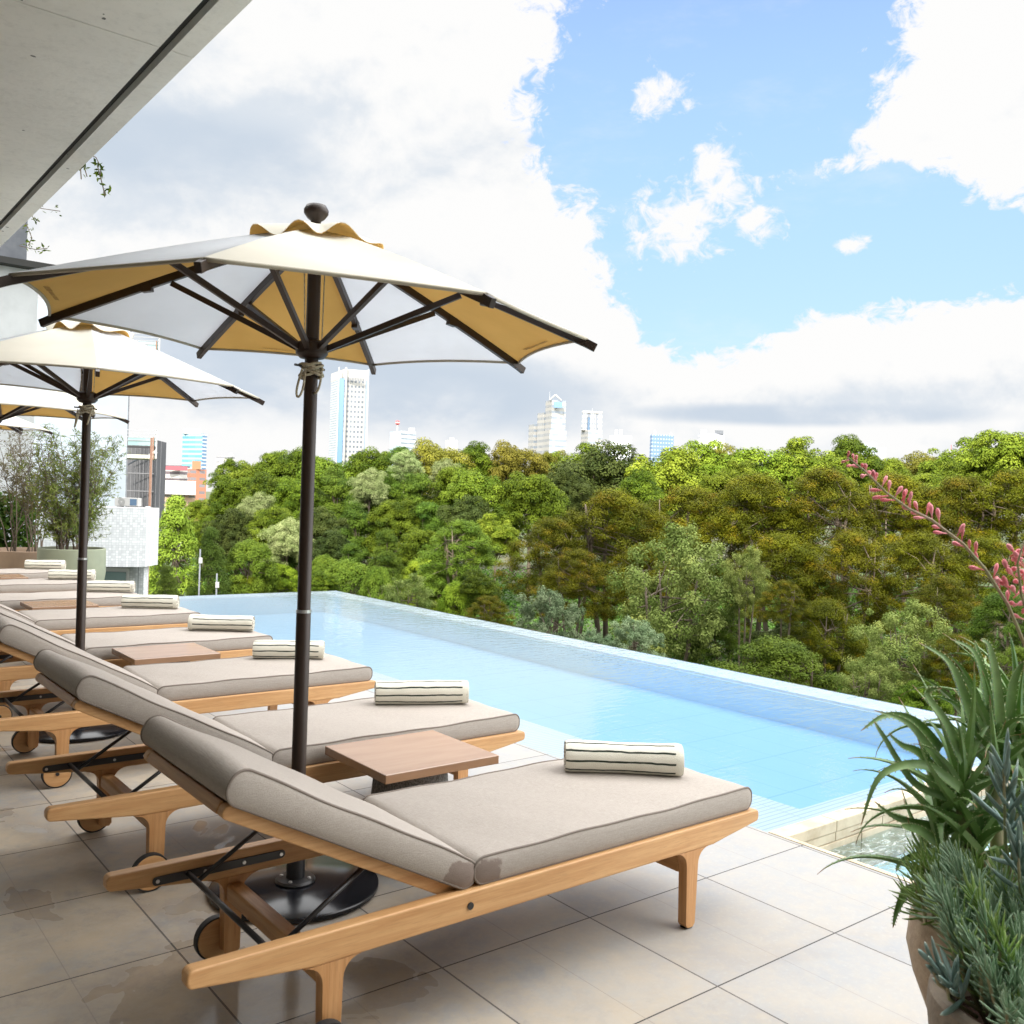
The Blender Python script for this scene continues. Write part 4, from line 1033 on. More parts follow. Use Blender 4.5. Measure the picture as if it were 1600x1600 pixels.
# ------------------------------------------------------------------ city
def facade(name, wall, glass, du, dv, fu, fv, rough=.6, grough=.15, v0=0, gspec=.8, uo=0):
    m = bpy.data.materials.new(name); m.use_nodes = True; t = NT(m.node_tree); p = t.n['Principled BSDF']
    uv = t.new('ShaderNodeUVMap'); sp = t.new('ShaderNodeSeparateXYZ'); t.l.new(uv.outputs[0], sp.inputs[0])
    a = t.m('LESS_THAN', t.m('FRACT', t.m('DIVIDE', t.m('ADD', sp.outputs[0], uo), du)), fu) if du else 1.0
    b_ = t.m('LESS_THAN', t.m('FRACT', t.m('DIVIDE', sp.outputs[1], dv)), fv) if dv else 1.0
    k = t.m('MULTIPLY', a, b_)
    wn = t.new('ShaderNodeTexWhiteNoise', noise_dimensions='2D'); cc = t.new('ShaderNodeCombineXYZ')
    t.put(cc.inputs[0], t.m('FLOOR', t.m('DIVIDE', sp.outputs[0], du or 4))); t.put(cc.inputs[1], t.m('FLOOR', t.m('DIVIDE', sp.outputs[1], dv or 4))); t.l.new(cc.outputs[0], wn.inputs['Vector'])
    g = t.mix(t.m('MULTIPLY', wn.outputs[0], .45), glass, tuple(min(1, x*1.8+.05) for x in glass))
    t.put(p.inputs['Base Color'], t.mix(k, wall, g)); t.put(p.inputs['Roughness'], t.m('SUBTRACT', rough, t.m('MULTIPLY', k, rough-grough)))
    return m
def block(name, pts, z0, z1, mats, parent=None, roof=None):
    """vertical walls on a footprint, each wall with its own material and metre UVs"""
    n = len(pts); vs = [(x, y, z0) for x, y in pts]+[(x, y, z1) for x, y in pts]; fs = [(i, (i+1) % n, (i+1) % n+n, i+n) for i in range(n)]+[tuple(range(n, 2*n))]
    me = bpy.data.meshes.new(name); me.from_pydata(vs, [], fs); uv = me.uv_layers.new(name='UVMap'); k = 0
    for i in range(n):
        L = math.dist(pts[i], pts[(i+1) % n])
        for u, v in ((0, z0), (L, z0), (L, z1), (0, z1)): uv.data[k].uv = (u, v); k += 1
    ml = list(mats)+[roof or mats[0]]; uniq = []
    for i, m in enumerate(ml):
        if m not in uniq: uniq.append(m); me.materials.append(m)
    idx = [uniq.index(ml[i % len(mats)]) for i in range(n)]+[uniq.index(ml[-1])]
    me.polygons.foreach_set('material_index', idx)
    o = bpy.data.objects.new(name, me); COL.objects.link(o)
    if parent: o.parent = parent
    return o
def foot(pl, pc, pr, d, dl=0.0, dr=0.0, py=760):
    """footprint with two visible walls: left edge, corner, right edge in photo pixels (dl, dr: how much farther those edges lie)"""
    a, c, b_ = P(pl, py, d+dl), P(pc, py, d), P(pr, py, d+dr)
    q = a+(b_-c); return [(a.x, a.y), (c.x, c.y), (b_.x, b_.y), (q.x, q.y)]
def top(px, py, d): return P(px, py, d).z
WHT = mat('white_concrete', (.42, .415, .40), .7); GRY = mat('grey_concrete', (.30, .31, .33), .8); BLU = mat('blue_glass', (.10, .20, .34), .12, spec=1)
def loc_pts(o, pts): return [(x-o.location.x, y-o.location.y) for x, y in pts]
def bld(pts, label, cat='building', name='building'):
    cx_ = sum(p[0] for p in pts)/4; cy_ = sum(p[1] for p in pts)/4
    return thing(name, (cx_, cy_, GZ), label=label, cat=cat)
# tall white slab tower: white piers, blue glazed slots, punched windows
D = 1350; f1 = foot(512, 532, 570, D, 60, 10); t = bld(f1, 'tallest white slab tower with a blue glass slot, right of the nearest pole', 'tower', 'office_tower'); q = loc_pts(t, f1)
zt = top(545, 577, D)-GZ
wf = facade('slab_windows', (.33, .325, .315), (.10, .12, .15), 5.2, 7.2, .55, .45); wl = facade('slab_side_windows', (.34, .36, .38), (.22, .27, .32), 0, 3.6, 1, .4)
block('shaft', q, 0, zt-12, [wl, wf, wl, wf], t, WHT)
block('crown', [(x*1.01, y*1.01) for x, y in q], zt-11.9, zt, [WHT], t)
def slot(pa, pb, y0, y1, m, d, par, nm='glass_slot', th=2):
    A, B = P(pa, 760, d), P(pb, 760, d); o_ = par.location
    dr = Vector((A.x, A.y, 0)).normalized()
    pts = [(A.x-o_.x, A.y-o_.y), (B.x-o_.x, B.y-o_.y), (B.x-o_.x+dr.x*th, B.y-o_.y+dr.y*th), (A.x-o_.x+dr.x*th, A.y-o_.y+dr.y*th)]
    return block(nm, pts, y0, y1, [m], par)
slot(525, 533.2, 0, zt-14, BLU, D-3, t); slot(534, 536.5, 0, zt+2, WHT, D-4, t, 'pier'); slot(523.3, 524.8, 0, zt+2, WHT, D-4, t, 'pier'); slot(566, 568.6, 0, zt-16, mat('slot_dark', (.18, .22, .28), .3), D-3, t); slot(569, 571, 0, zt, WHT, D-3, t, 'pier')
for k in range(10): slot(539.5+k*2.5, 540.8+k*2.5, zt-17.5, zt-12.6, DGREY, D-2, t, 'louvre', 1)
# mast building
D = 1100; f1 = foot(607, 624, 647, D, 25, 12); t = bld(f1, 'grey-blue office block with a red and white ball on its mast', name='office_block'); q = loc_pts(t, f1); zt = top(620, 673, D)-GZ
block('wall', q, 0, zt, [facade('mast_side', (.45, .52, .58), (.32, .42, .50), 0, 3.5, 1, .5), facade('mast_bands', (.46, .47, .48), (.14, .17, .20), 0, 5.2, 1, .45)], t, WHT)
A = P(621, 668, D); o_ = t.location
MB().tube([(A.x-o_.x, A.y-o_.y, zt), (A.x-o_.x, A.y-o_.y, top(621, 662, D)-GZ)], .8, 8).build('mast', WHT, t)
RED = mat('signal_red', (.6, .03, .04), .5); rb_ = MB(); zc = top(621, 660.5, D)-GZ
rb_.lathe([(1.0, -2.6), (2.4, -1.6), (2.6, -1), (2.6, -.8)], 16, (A.x-o_.x, A.y-o_.y, zc), 0); rb_.lathe([(2.62, -.79), (2.7, .8)], 16, (A.x-o_.x, A.y-o_.y, zc), 1); rb_.lathe([(2.6, .81), (2.4, 1.6), (1.0, 2.6)], 16, (A.x-o_.x, A.y-o_.y, zc), 0)
rb_.build('ball', [RED, WHT], t)
slot(636, 645, zt, zt+4.5, WHT, D+10, t, 'plant_room', 8)
# small white dome building
D = 900; f1 = foot(694, 700, 713, D, 10, 5); t = bld(f1, 'little white roof showing over the rust-green tree'); zt = top(703, 687, D)-GZ; block('wall', loc_pts(t, f1), 0, zt, [WHT], t); slot(700, 707, zt, zt+2.4, WHT, D+6, t, 'roof_box', 5)
# stepped tower in three shafts
D = 1250; sw = facade('stepped_windows', (.30, .295, .285), (.13, .15, .18), 3.4, 7.6, .5, .5); sw2 = facade('stepped_bands', (.34, .335, .32), (.19, .22, .26), 0, 7.6, 1, .42)
f1 = foot(848, 858, 880, D, 20, 8); t = bld(f1, 'tall stepped tower with three rising shafts and a gabled glass top', 'tower', 'stepped_tower'); o_ = t.location
zt = top(866, 625, D)-GZ; block('tall_shaft', loc_pts(t, f1), 0, zt, [sw, sw2], t, WHT)
f2 = foot(836, 846, 857, D+22, 15, 5); block('middle_shaft', loc_pts(t, f2), 0, top(845, 642, D)-GZ, [sw, sw2], t, WHT)
f3 = foot(823, 831, 841, D+38, 15, 5); block('low_shaft', loc_pts(t, f3), 0, top(830, 659, D)-GZ, [sw, sw2], t, WHT)
f4 = foot(846, 856, 882, D-3, 22, 8); block('podium_shaft', loc_pts(t, f4), 0, top(866, 672, D)-GZ, [sw, sw2], t, WHT)
slot(861, 874, zt-11, zt-3, BLU, D-5, t, 'top_window', 3)
A, B, Cc = P(859, 625, D), P(877, 625, D), P(868, 617, D)
for (u_, v_) in ((A, Cc), (Cc, B)): MB().tube([(u_.x-o_.x, u_.y-o_.y, (u_.z if u_ is Cc else zt+GZ)-GZ), (v_.x-o_.x, v_.y-o_.y, (v_.z if v_ is Cc else zt+GZ)-GZ)], 1.0, 6).build('gable_beam', WHT, t)
MB().tube([(P(859, 620, D).x-o_.x, P(859, 620, D).y-o_.y, zt), (P(859, 620, D).x-o_.x, P(859, 620, D).y-o_.y, zt+11)], [.7, .3], 6).build('mast', GRY, t)
# twin-topped tower
D = 1500; f1 = foot(905, 916, 938, D, 22, 6); t = bld(f1, 'pale tower with two notched tops right of the stepped tower', 'tower', 'twin_topped_tower'); zt = top(920, 672, D)-GZ
block('shaft', loc_pts(t, f1), 0, zt, [sw, sw2], t, WHT)
for pa, pb in ((905.5, 914), (918, 927), (930, 937.5)): slot(pa, pb, zt, top(920, 644, D)-GZ, sw, D+8, t, 'top_shaft', 14)
slot(906, 937.5, top(920, 645, D)-GZ, top(920, 641.5, D)-GZ, WHT, D+8, t, 'top_cap', 14); slot(914, 918, zt, zt+22, BLU, D+14, t, 'glass_slot', 8)
MB().tube([(0, 0, zt+20), (0, 0, top(917, 636, D)-GZ)], [.8, .3], 6).build('mast', GRY, t)
# low roofs along the wood
D = 900; f1 = foot(950, 962, 984, D, 10, 6); t = bld(f1, 'low white and blue building with two chimneys on the skyline'); zt = top(966, 680, D)-GZ; block('wall', loc_pts(t, f1), 0, zt, [facade('low_bands', (.66, .67, .68), (.45, .55, .65), 3, 3.5, .5, .4)], t, WHT)
slot(958, 962, zt, zt+5.5, WHT, D+4, t, 'chimney', 4); slot(965, 969.5, zt, zt+5.5, WHT, D+4, t, 'chimney', 4)
D = 800; f1 = foot(1013, 1016, 1050, D, 6, 4); t = bld(f1, 'dark blue flat-roofed building on the skyline'); zt = top(1030, 679, D)-GZ; block('wall', loc_pts(t, f1), 0, zt, [facade('navy_bands', (.12, .19, .32), (.30, .38, .48), 2.5, 3.2, .5, .3)], t, GRY)
slot(1019, 1022, zt, zt+3.6, GRY, D+4, t, 'roof_box', 3); slot(1044, 1047, zt, zt+2.2, GRY, D+4, t, 'roof_box', 3)
D = 850; f1 = foot(1088, 1092, 1129, D, 8, 6); t = bld(f1, 'grey office building with two roof blocks on the skyline'); zt = top(1110, 677, D)-GZ; block('wall', loc_pts(t, f1), 0, zt, [facade('grey_grid', (.36, .37, .42), (.52, .53, .56), 2.8, 3.4, .6, .5)], t, GRY)
slot(1092, 1101, zt, zt+3.4, GRY, D+4, t, 'roof_box', 6); slot(1114, 1127, zt, zt+3.2, DGREY, D+4, t, 'roof_box', 6); slot(1087, 1130, 0, top(1110, 689, D)-GZ, WHT, D-6, t, 'lower_wing', 4)
D = 600; f1 = foot(1345, 1347, 1368, D, 6, 4); t = bld(f1, 'small grey-blue building in the notch of the right skyline'); zt = top(1356, 692, D)-GZ; block('wall', loc_pts(t, f1), 0, zt, [facade('notch_grid', (.34, .38, .44), (.5, .55, .6), 2.5, 3.2, .5, .4)], t, GRY); slot(1359, 1362, zt, zt+1.2, GRY, D+3, t, 'roof_box', 2)
slot(1370, 1382, 0, zt-2.5, GRY, D+5, t, 'lower_wing', 5)
D = 700; f1 = foot(1474, 1478, 1494, D, 6, 4); t = bld(f1, 'pale arched roof half hidden at the right of the skyline'); zt = top(1484, 703, D)-GZ; block('wall', loc_pts(t, f1), 0, zt, [WHT], t)
MB().tube([(0, 0, zt), (0, 0, top(1476, 694, D)-GZ)], .15, 5).build('mast', RED, t)
# left side of the view
D = 420; f1 = foot(283, 314, 321, D, 6, 3); t = bld(f1, 'blue glass tower left of the wooded slope', 'tower', 'glass_tower'); zt = top(300, 677, D)-GZ; block('wall', loc_pts(t, f1), 0, zt, [facade('sky_glass', (.28, .40, .50), (.09, .24, .42), 0, 2.1, 1, .55, .3, .08), facade('navy_side', (.12, .20, .32), (.5, .58, .66), 0, 1.6, 1, .35)], t, WHT)
slot(284, 311, zt, top(300, 669, D)-GZ, WHT, D+4, t, 'roof_screen', 3)
D = 260; f1 = foot(292, 297, 322, D, 5, 3); t = bld(f1, 'orange brick apartment building below the blue glass tower'); zt = top(305, 733, D)-GZ; BRK = facade('brick_flats', (.34, .14, .085), (.16, .14, .15), 2.6, 1.9, .62, .42); block('wall', loc_pts(t, f1), 0, zt, [BRK], t, mat('brick_roof', (.34, .15, .08), .8))
slot(299, 313, zt, top(305, 720, D)-GZ, bpy.data.materials['brick_roof'], D+1, t, 'roof_tower', 2.5)
D = 300; f1 = foot(256, 280, 296, D, 2, 3); t = bld(f1, 'maroon and white striped flats left of the orange brick building'); zt = top(270, 727, D)-GZ; block('wall', loc_pts(t, f1), 0, zt, [facade('striped_flats', (.42, .40, .39), (.10, .08, .09), 0, 2.2, 1, .42)], t, mat('maroon_roof', (.3, .08, .1), .8))
slot(257, 292, zt-1.6, zt-.3, bpy.data.materials['maroon_roof'], D-2, t, 'eave', 1)
D = 160; f1 = foot(254, 258, 306, D, 3, 2); t = bld(f1, 'white and peach flats with a balcony row, right of the netted building'); zt = top(280, 751, D)-GZ; block('wall', loc_pts(t, f1), 0, zt-2.4, [facade('peach_flats', (.44, .31, .21), (.18, .16, .14), 1.9, 1.15, .68, .38)], t, WHT)
slot(254, 306, zt-2.35, zt, WHT, D-.6, t, 'parapet', 4); slot(255, 305, zt-5.6, zt-4.6, WHT, D-1.2, t, 'balcony', 1.2); slot(256, 300, 0, zt-7.6, WHT, D-.5, t, 'lower_wall', .5)
for k in range(4): slot(261+k*6, 263+k*6, zt-9.4, zt-8.2, WINGLASS, D-.9, t, 'window', .3)
D = 340; f1 = foot(337, 341, 366, D, 4, 3); t = bld(f1, 'small grey building peeping over the left end of the wood'); zt = top(350, 713, D)-GZ; block('wall', loc_pts(t, f1), 0, zt, [facade('peep_bands', (.45, .43, .42), (.2, .2, .22), 0, 1.6, 1, .4)], t, GRY); slot(357, 363, zt, zt+1.3, GRY, D+2, t, 'roof_box', 2)
# building wrapped in grey netting
NET = mat('scaffold_netting', (.085, .085, .092), .8, (.06, .062, .07), .5, (3, 3, 1)); NETW = mat('net_seam', (.15, .15, .16), .8)
D = 72; f1 = foot(190, 240, 258, D, 1.5, 4); t = bld(f1, 'building wrapped in dark grey scaffold netting', name='netted_building'); zt = top(245, 687, D)-GZ; block('netting', loc_pts(t, f1), 0, zt, [NET], t)
for k in range(9): slot(197+k*6.6, 197.5+k*6.6, 0, zt-.1, NETW, D-.15+ (0.25*max(0, k-6)), t, 'net_seam', .1)
for k in range(4): slot(192, 240, zt-1.3-k*1.35, zt-1.24-k*1.35, NETW, D-.2, t, 'net_seam', .1)
# pale apartment tower with glass balconies
D = 42; f1 = foot(-40, 40, 197, D, 3, 3.2); t = bld(f1, 'pale blue-grey apartment building with glass balconies on its right corner', name='apartment_building'); q = loc_pts(t, f1); zt = top(150, 470, D)-GZ; o_ = t.location
PALE = mat('pale_blue_render', (.38, .43, .48), .8, (.35, .40, .45), .6); block('wall', q, 0, zt, [PALE], t)
slot(196.2, 198.6, 0, zt-.4, DGREY, D+2.6, t, 'drainpipe', .08)
GLS = mat('balcony_glass', (.30, .42, .44), .1, (.22, .33, .34), 1.2, spec=1)
for (ya, yb, yc) in ((522, 545, 548), (672, 696, 716)):
    za, zb_, zc = top(220, ya, D)-GZ, top(220, yb, D)-GZ, top(220, yc, D)-GZ
    bk = slot(197, 243, zc, zc+.16, mat('balcony_slab', (.55, .54, .45), .8) if 'balcony_slab' not in bpy.data.materials else bpy.data.materials['balcony_slab'], D, t, 'balcony', 2.6)
    slot(198, 241, zb_, za-.35, GLS, D-.05, t, 'balustrade', .03)
    for k in range(4): slot(196, 242, za-.28*k*.55-.02, za-.28*k*.55+.01, GRY, D-.08, t, 'rail', .03)
    slot(241, 243.5, zc, za, WHT, D-.06, t, 'post', .1); slot(237, 238.5, zc-.05, za-.3, mat('rusty', (.26, .14, .09), .8) if 'rusty' not in bpy.data.materials else bpy.data.materials['rusty'], D-.1, t, 'post', .06)
    slot(197, 241, zb_-.12, zb_-.04, BLACK, D-.09, t, 'rail', .05)
# white tiled house
D = 33; f1 = foot(60, 150, 232, D, 1, .6); t = bld(f1, 'white tiled house with a rounded front behind the green planter', name='tiled_house'); o_ = t.location
WT = tile_mat('white_wall_tile', (.70, .71, .72), (.74, .75, .76), (.42, .44, .47), 0, .30, .06)
def wt2():
    m = facade('white_wall_tiles', (.49, .505, .525), (.52, .53, .55), .09, .09, .84, .84, .5, .4); return m
WT = wt2(); zt = top(200, 793, D)-GZ; zb_ = top(200, 885, D)-GZ
A, B = P(60, 760, D), P(230, 760, D); nrm_ = Vector((B.y-A.y, A.x-B.x, 0)).normalized(); 
if nrm_.dot(Vector((A.x, A.y, 0))) > 0: nrm_ = -nrm_
ar = []
for k in range(13):
    u = k/12; p_ = A.lerp(B, u)+nrm_*(.55*(1-(2*u-1)**2*1.0)); ar.append((p_.x-o_.x, p_.y-o_.y))
back = [(B.x-o_.x-nrm_.x*1.2, B.y-o_.y-nrm_.y*1.2), (A.x-o_.x-nrm_.x*1.2, A.y-o_.y-nrm_.y*1.2)]
block('bowed_front', ar+back, zb_, zt, [WT], t, WHT)
f2 = foot(70, 150, 232.5, D+.9, .5, .3); block('wall', loc_pts(t, f2), 0, zb_-.002, [WT], t)
f2 = foot(228, 229, 236, D+.5, .0, .4); block('end_wall', loc_pts(t, f2), 0, zt+.05, [WT], t)
wz0, wz1 = top(190, 918, D)-GZ, top(190, 896, D)-GZ
w_ = slot(158, 206, wz0, wz1+.12, WHT, D+.80, t, 'window', .1); slot(166, 201, wz0+.1, wz1-.02, mat('teal_glass', (.10, .16, .15), .15), D+.75, w_ if False else t, 'pane', .04)
slot(219.5, 221, 0, zb_-.02, GRY, D+.78, t, 'downpipe', .04)
# air conditioner on its roof
az_ = P(200, 793, D+.8); t = thing('air_conditioner', (az_.x, az_.y, zt+GZ+.005), math.atan2(R[1, 0], R[0, 0]), 'white air conditioner with a round fan on the roof of the tiled house', 'air conditioner')
MB().box(-.42, .42, -.16, .16, .03, .33).build('case', WHT, t, bevel=.01); MB().box(-.36, -.2, -.14, .14, 0, .03).build('foot', GRY, t); MB().box(.2, .36, -.14, .14, 0, .03).build('foot', GRY, t)
MB().prism([(-.17+.125*cos(a), .18+.125*sin(a)) for a in np.linspace(0, 2*pi, 33)[:-1]], -.175, -.161).build('fan_grille', mat('fan_grille', (.26, .26, .25), .6), t)
MB().prism([(-.17+.025*cos(a), .18+.025*sin(a)) for a in np.linspace(0, 2*pi, 17)[:-1]], -.182, -.176).build('fan_hub', WHT, t)
MB().box(.13, .37, -.166, -.161, .06, .29).build('side_panel', mat('ac_blue', (.08, .14, .22), .4), t)
# rusty standpipe, lamp posts, parked van
def post(px, yt, d, r_, m, label, cat='pole', name='pole', extra=None):
    A = P(px, yt, d); t_ = thing(name, (A.x, A.y, GZ), 0, label, cat); h_ = A.z-GZ
    MB().tube([(0, 0, 0), (0, 0, h_)], [r_*1.2, r_], 10).build('shaft', m, t_, smooth=True); return t_, h_
post(237, 684, 36, .045, bpy.data.materials['rusty'], 'rusty brown standpipe rising beside the white tiled house')
t, h_ = post(197, 668, 46, .06, DGREY, 'street lamp with a white head leaning left of the netted building', 'street lamp', 'street_lamp')
a_, b_ = P(192, 729, 46), P(199, 718, 46)
MB().tube([(0, 0, h_-1.9), (.4, -.3, h_-1.6), (.9, -.6, h_-1.35)], .035, 8).build('arm', DGREY, t); MB().tube([(.85, -.58, h_-1.38), (1.25, -.8, h_-1.12)], [.05, .09], 10).build('lamp_head', WHT, t, smooth=True)
for px, yt, lab in ((313, 858, 'thin grey post between ginkgo and conifer'), (339, 896, 'short grey post in front of the conifer with a small box')):
    t, h_ = post(px, yt, 50, .04, DGREY, lab); MB().box(-.09, .09, -.12, -.05, h_-.75, h_-.45).build('box', WHT, t)
van = P(243, 905, 52); t = thing('parked_van', (van.x, van.y, GZ+.01), rad(75), 'white van parked on the street beside the tiled house', 'van')
prof = [(-2.2, .35), (2.2, .35), (2.25, .9), (1.6, 1.15), (1.1, 1.95), (-2.15, 2.0), (-2.25, 1.2)]
MB().prism(prof, -.85, .85).build('body', WHT, t, bevel=.06, seg=3)
MB().prism([(1.55, 1.2), (1.12, 1.85), (.35, 1.85), (.35, 1.2)], -.862, .862).build('side_window', WINGLASS, t); MB().add([(1.62, -.7, 1.19), (1.62, .7, 1.19), (1.17, .7, 1.88), (1.17, -.7, 1.88)], [(0, 1, 2, 3)]).build('windscreen', WINGLASS, t)
for x in (-1.4, 1.4):
    for y in (-.80, .80): w_ = MB().prism([(x+.33*cos(a), .34+.33*sin(a)) for a in np.linspace(0, 2*pi, 25)[:-1]], y-.1, y+.1).build('wheel', RUBBER, t)
# ------------------------------------------------------------------ planters at the far end of the terrace
PLG = mat('sage_planter', (.27, .29, .20), .8, (.22, .24, .17), 2); PLB = mat('brown_planter', (.33, .23, .15), .8, (.27, .19, .13), 3); SOIL = mat('potting_soil', (.05, .03, .02), .95, (.11, .05, .035), 40, bump=.8, bscale=80)
def planter(loc, prof, m, label, seg=48, soil_z=None):
    t = thing('planter', loc, 0, label, 'planter'); rmax = prof[-1][0]
    inner = [(rmax-.035, prof[-1][1]), (rmax-.045, prof[-1][1]-.09), (.01, prof[-1][1]-.09)]
    MB().lathe(prof+[(rmax-.008, prof[-1][1]+.008), (rmax-.028, prof[-1][1]+.008)]+inner, seg).build('pot', m, t, smooth='auto')
    z = prof[-1][1]-.065
    b = MB(); vs = [(0, 0, z+.012)]; 
    for i in range(1, 6):
        for k in range(24): a = 2*pi*k/24; vs.append(((rmax-.04)*i/5*cos(a), (rmax-.04)*i/5*sin(a), z+rnd.uniform(-.008, .01)))
    fs = [(0, 1+k, 1+(k+1) % 24) for k in range(24)]+[(1+24*(i-1)+k, 1+24*i+k, 1+24*i+(k+1) % 24, 1+24*(i-1)+(k+1) % 24) for i in range(1, 5) for k in range(24)]
    b.add(vs, fs).build('soil', SOIL, t, smooth=True); return t
pg = P(112, 880, 13.1); pg.z = 0
planter(pg, [(.36, 0), (.40, .05), (.44, .35), (.435, .68)], PLG, 'round sage green planter holding a wispy shrub at the end of the terrace')
pb = P(40, 880, 14.2); pb.z = 0
planter(pb, [(.44, 0), (.52, .04), (.56, .30), (.56, .56)], PLB, 'wide brown planter at the left edge behind the farthest lounger')
def wispy(loc, stems, h_, spread, label, seed, leafm, leaf=.03, name='wispy_shrub', dens=1.0, base_r=.1, up=0.0):
    global npr
    rg = random.Random(seed); npr = np.random.default_rng(seed); t = thing(name, loc, 0, label, 'shrub'); b = MB(); Cs = []; Ns = []
    for s_ in range(stems):
        a = rg.uniform(0, 6.28); L = h_*rg.uniform(.6, 1); sp = spread*rg.uniform(.2, 1)
        p0 = Vector((base_r*rg.uniform(-1, 1), base_r*rg.uniform(-1, 1), 0)); pts = [p0]
        for k in range(1, 9):
            u = k/8; pts.append(p0+Vector((cos(a)*sp*u**1.3+rg.uniform(-.03, .03), sin(a)*sp*u**1.3+rg.uniform(-.03, .03), L*u)))
        b.tube(pts, [.011*(1-.8*k/8) for k in range(9)], 5, caps=False)
        for tw in range(int(22*dens)):
            u = rg.uniform(.12+up, 1); i = min(7, int(u*8)); st = pts[i].lerp(pts[i+1], u*8-i)
            ta = rg.uniform(0, 6.28); tl = rg.uniform(.12, .34)*(1.15-.55*u); e = st+Vector((cos(ta)*tl, sin(ta)*tl, tl*rg.uniform(.1, .9)))
            m_ = st.lerp(e, .5)+Vector((0, 0, .03)); b.tube([st, m_, e], [.0032, .0024, .001], 4, caps=False)
            for q in range(int(20*tl/.25)):
                v = rg.uniform(.2, 1.05); c = st.lerp(e, v); Cs.append(c+Vector((rg.gauss(0, .022), rg.gauss(0, .022), rg.gauss(0, .02)))); Ns.append((rg.gauss(0, 1), rg.gauss(0, 1), rg.gauss(0, 1)))
    b.build('stems', BARK, t)
    me = quads_mesh('foliage', np.array(Cs), np.array(Ns), leaf, .16, leafm, npr.random(len(Cs))); o = bpy.data.objects.new('foliage', me); COL.objects.link(o); o.parent = t; return t
WL = leaf_mat('wispy_leaves', (.11, .17, .035), (.24, .28, .07)); WLR = leaf_mat('reddish_wispy_leaves', (.10, .085, .035), (.20, .17, .07))
wispy((pg.x, pg.y, .6), 24, 1.75, .75, 'wispy fine-leaved shrub growing from the sage green planter', 3, WL, .034, dens=1.5, base_r=.2)
wispy((pg.x+.12, pg.y-.05, .6), 3, 1.95, .55, 'single taller wispy branch leaning right out of the green planter', 12, WL, .032, dens=1.6, base_r=.1)
wispy((pb.x, pb.y, .5), 16, 2.0, .7, 'reddish-stemmed airy shrub in the brown planter at the left edge', 8, WLR, .026, dens=1.3, base_r=.25, up=.3)
# hedge and railing along the end of the terrace
npr = np.random.default_rng(5); n = 16000
ht = thing('hedge', (1.9, 16.9, 0), 0, 'dark green hedge closing the end of the terrace behind the planters', 'hedge')
Cg = np.stack([npr.uniform(-2.2, 1.55, n), npr.normal(0, .22, n), npr.uniform(.1, 1.35, n)+.08*np.sin(npr.uniform(0, 9, n))], 1)
me = quads_mesh('foliage', Cg, npr.normal(size=(n, 3))+np.array([0, -.6, .6]), .045, .5, LM['hedge'], npr.random(n)); o = bpy.data.objects.new('foliage', me); COL.objects.link(o); o.parent = ht
b = MB()
for k in range(14): b.tube([(-2.1+k*.27, 0, 0), (-2.1+k*.27+.04*sin(k), 0, 1.0)], .012, 5)
b.build('stems', BARK, ht)
rl = thing('railing', (1.9, 17.35, 0), 0, 'thin black railing behind the hedge at the end of the terrace', 'railing')
for k in range(5): MB().box(-2.0+k*.9-.02, -2.0+k*.9+.02, -.02, .02, 0, 1.1).build('post', BLACK, rl)
MB().box(-2.3, 1.8, -.025, .025, 1.101, 1.14).build('top_rail', BLACK, rl)
# sprigs hanging from the roof garden above the slab
def sprig(px, py, d, L, label, seed, pts2):
    rg = random.Random(seed); t = thing('hanging_sprig', P(px, py, d), 0, label, 'hanging plant'); o_ = t.location; Cs = []; b = MB()
    for chain in pts2:
        pp = [P(x, y, d)-o_ for x, y in chain]; b.tube(pp, .004, 4, caps=False)
        for i in range(len(pp)-1):
            for q in range(9): c = pp[i].lerp(pp[i+1], rg.random()); Cs.append(c+Vector((rg.gauss(0, .018), rg.gauss(0, .018), rg.gauss(0, .018))))
    b.build('stem', BARK, t)
    me = quads_mesh('leaves', np.array(Cs), npr.normal(size=(len(Cs), 3)), .022, .35, LM['green'], npr.random(len(Cs))); o = bpy.data.objects.new('leaves', me); COL.objects.link(o); o.parent = t
sprig(130, 240, 6.4, 1, 'leafy sprig hanging from the slab edge, upper one', 1, [[(120, 232), (150, 246), (158, 262), (156, 276)], [(118, 240), (132, 262), (136, 276)], [(124, 236), (127, 280)], [(152, 258), (160, 288), (164, 306)]])
sprig(50, 330, 8.6, 1, 'thin leafy sprig hanging beside the dark windows, lower one', 2, [[(30, 318), (66, 326), (94, 330)], [(34, 322), (52, 340), (60, 346)], [(20, 330), (42, 352), (50, 372), (44, 384)], [(30, 384), (56, 390), (74, 388)]])
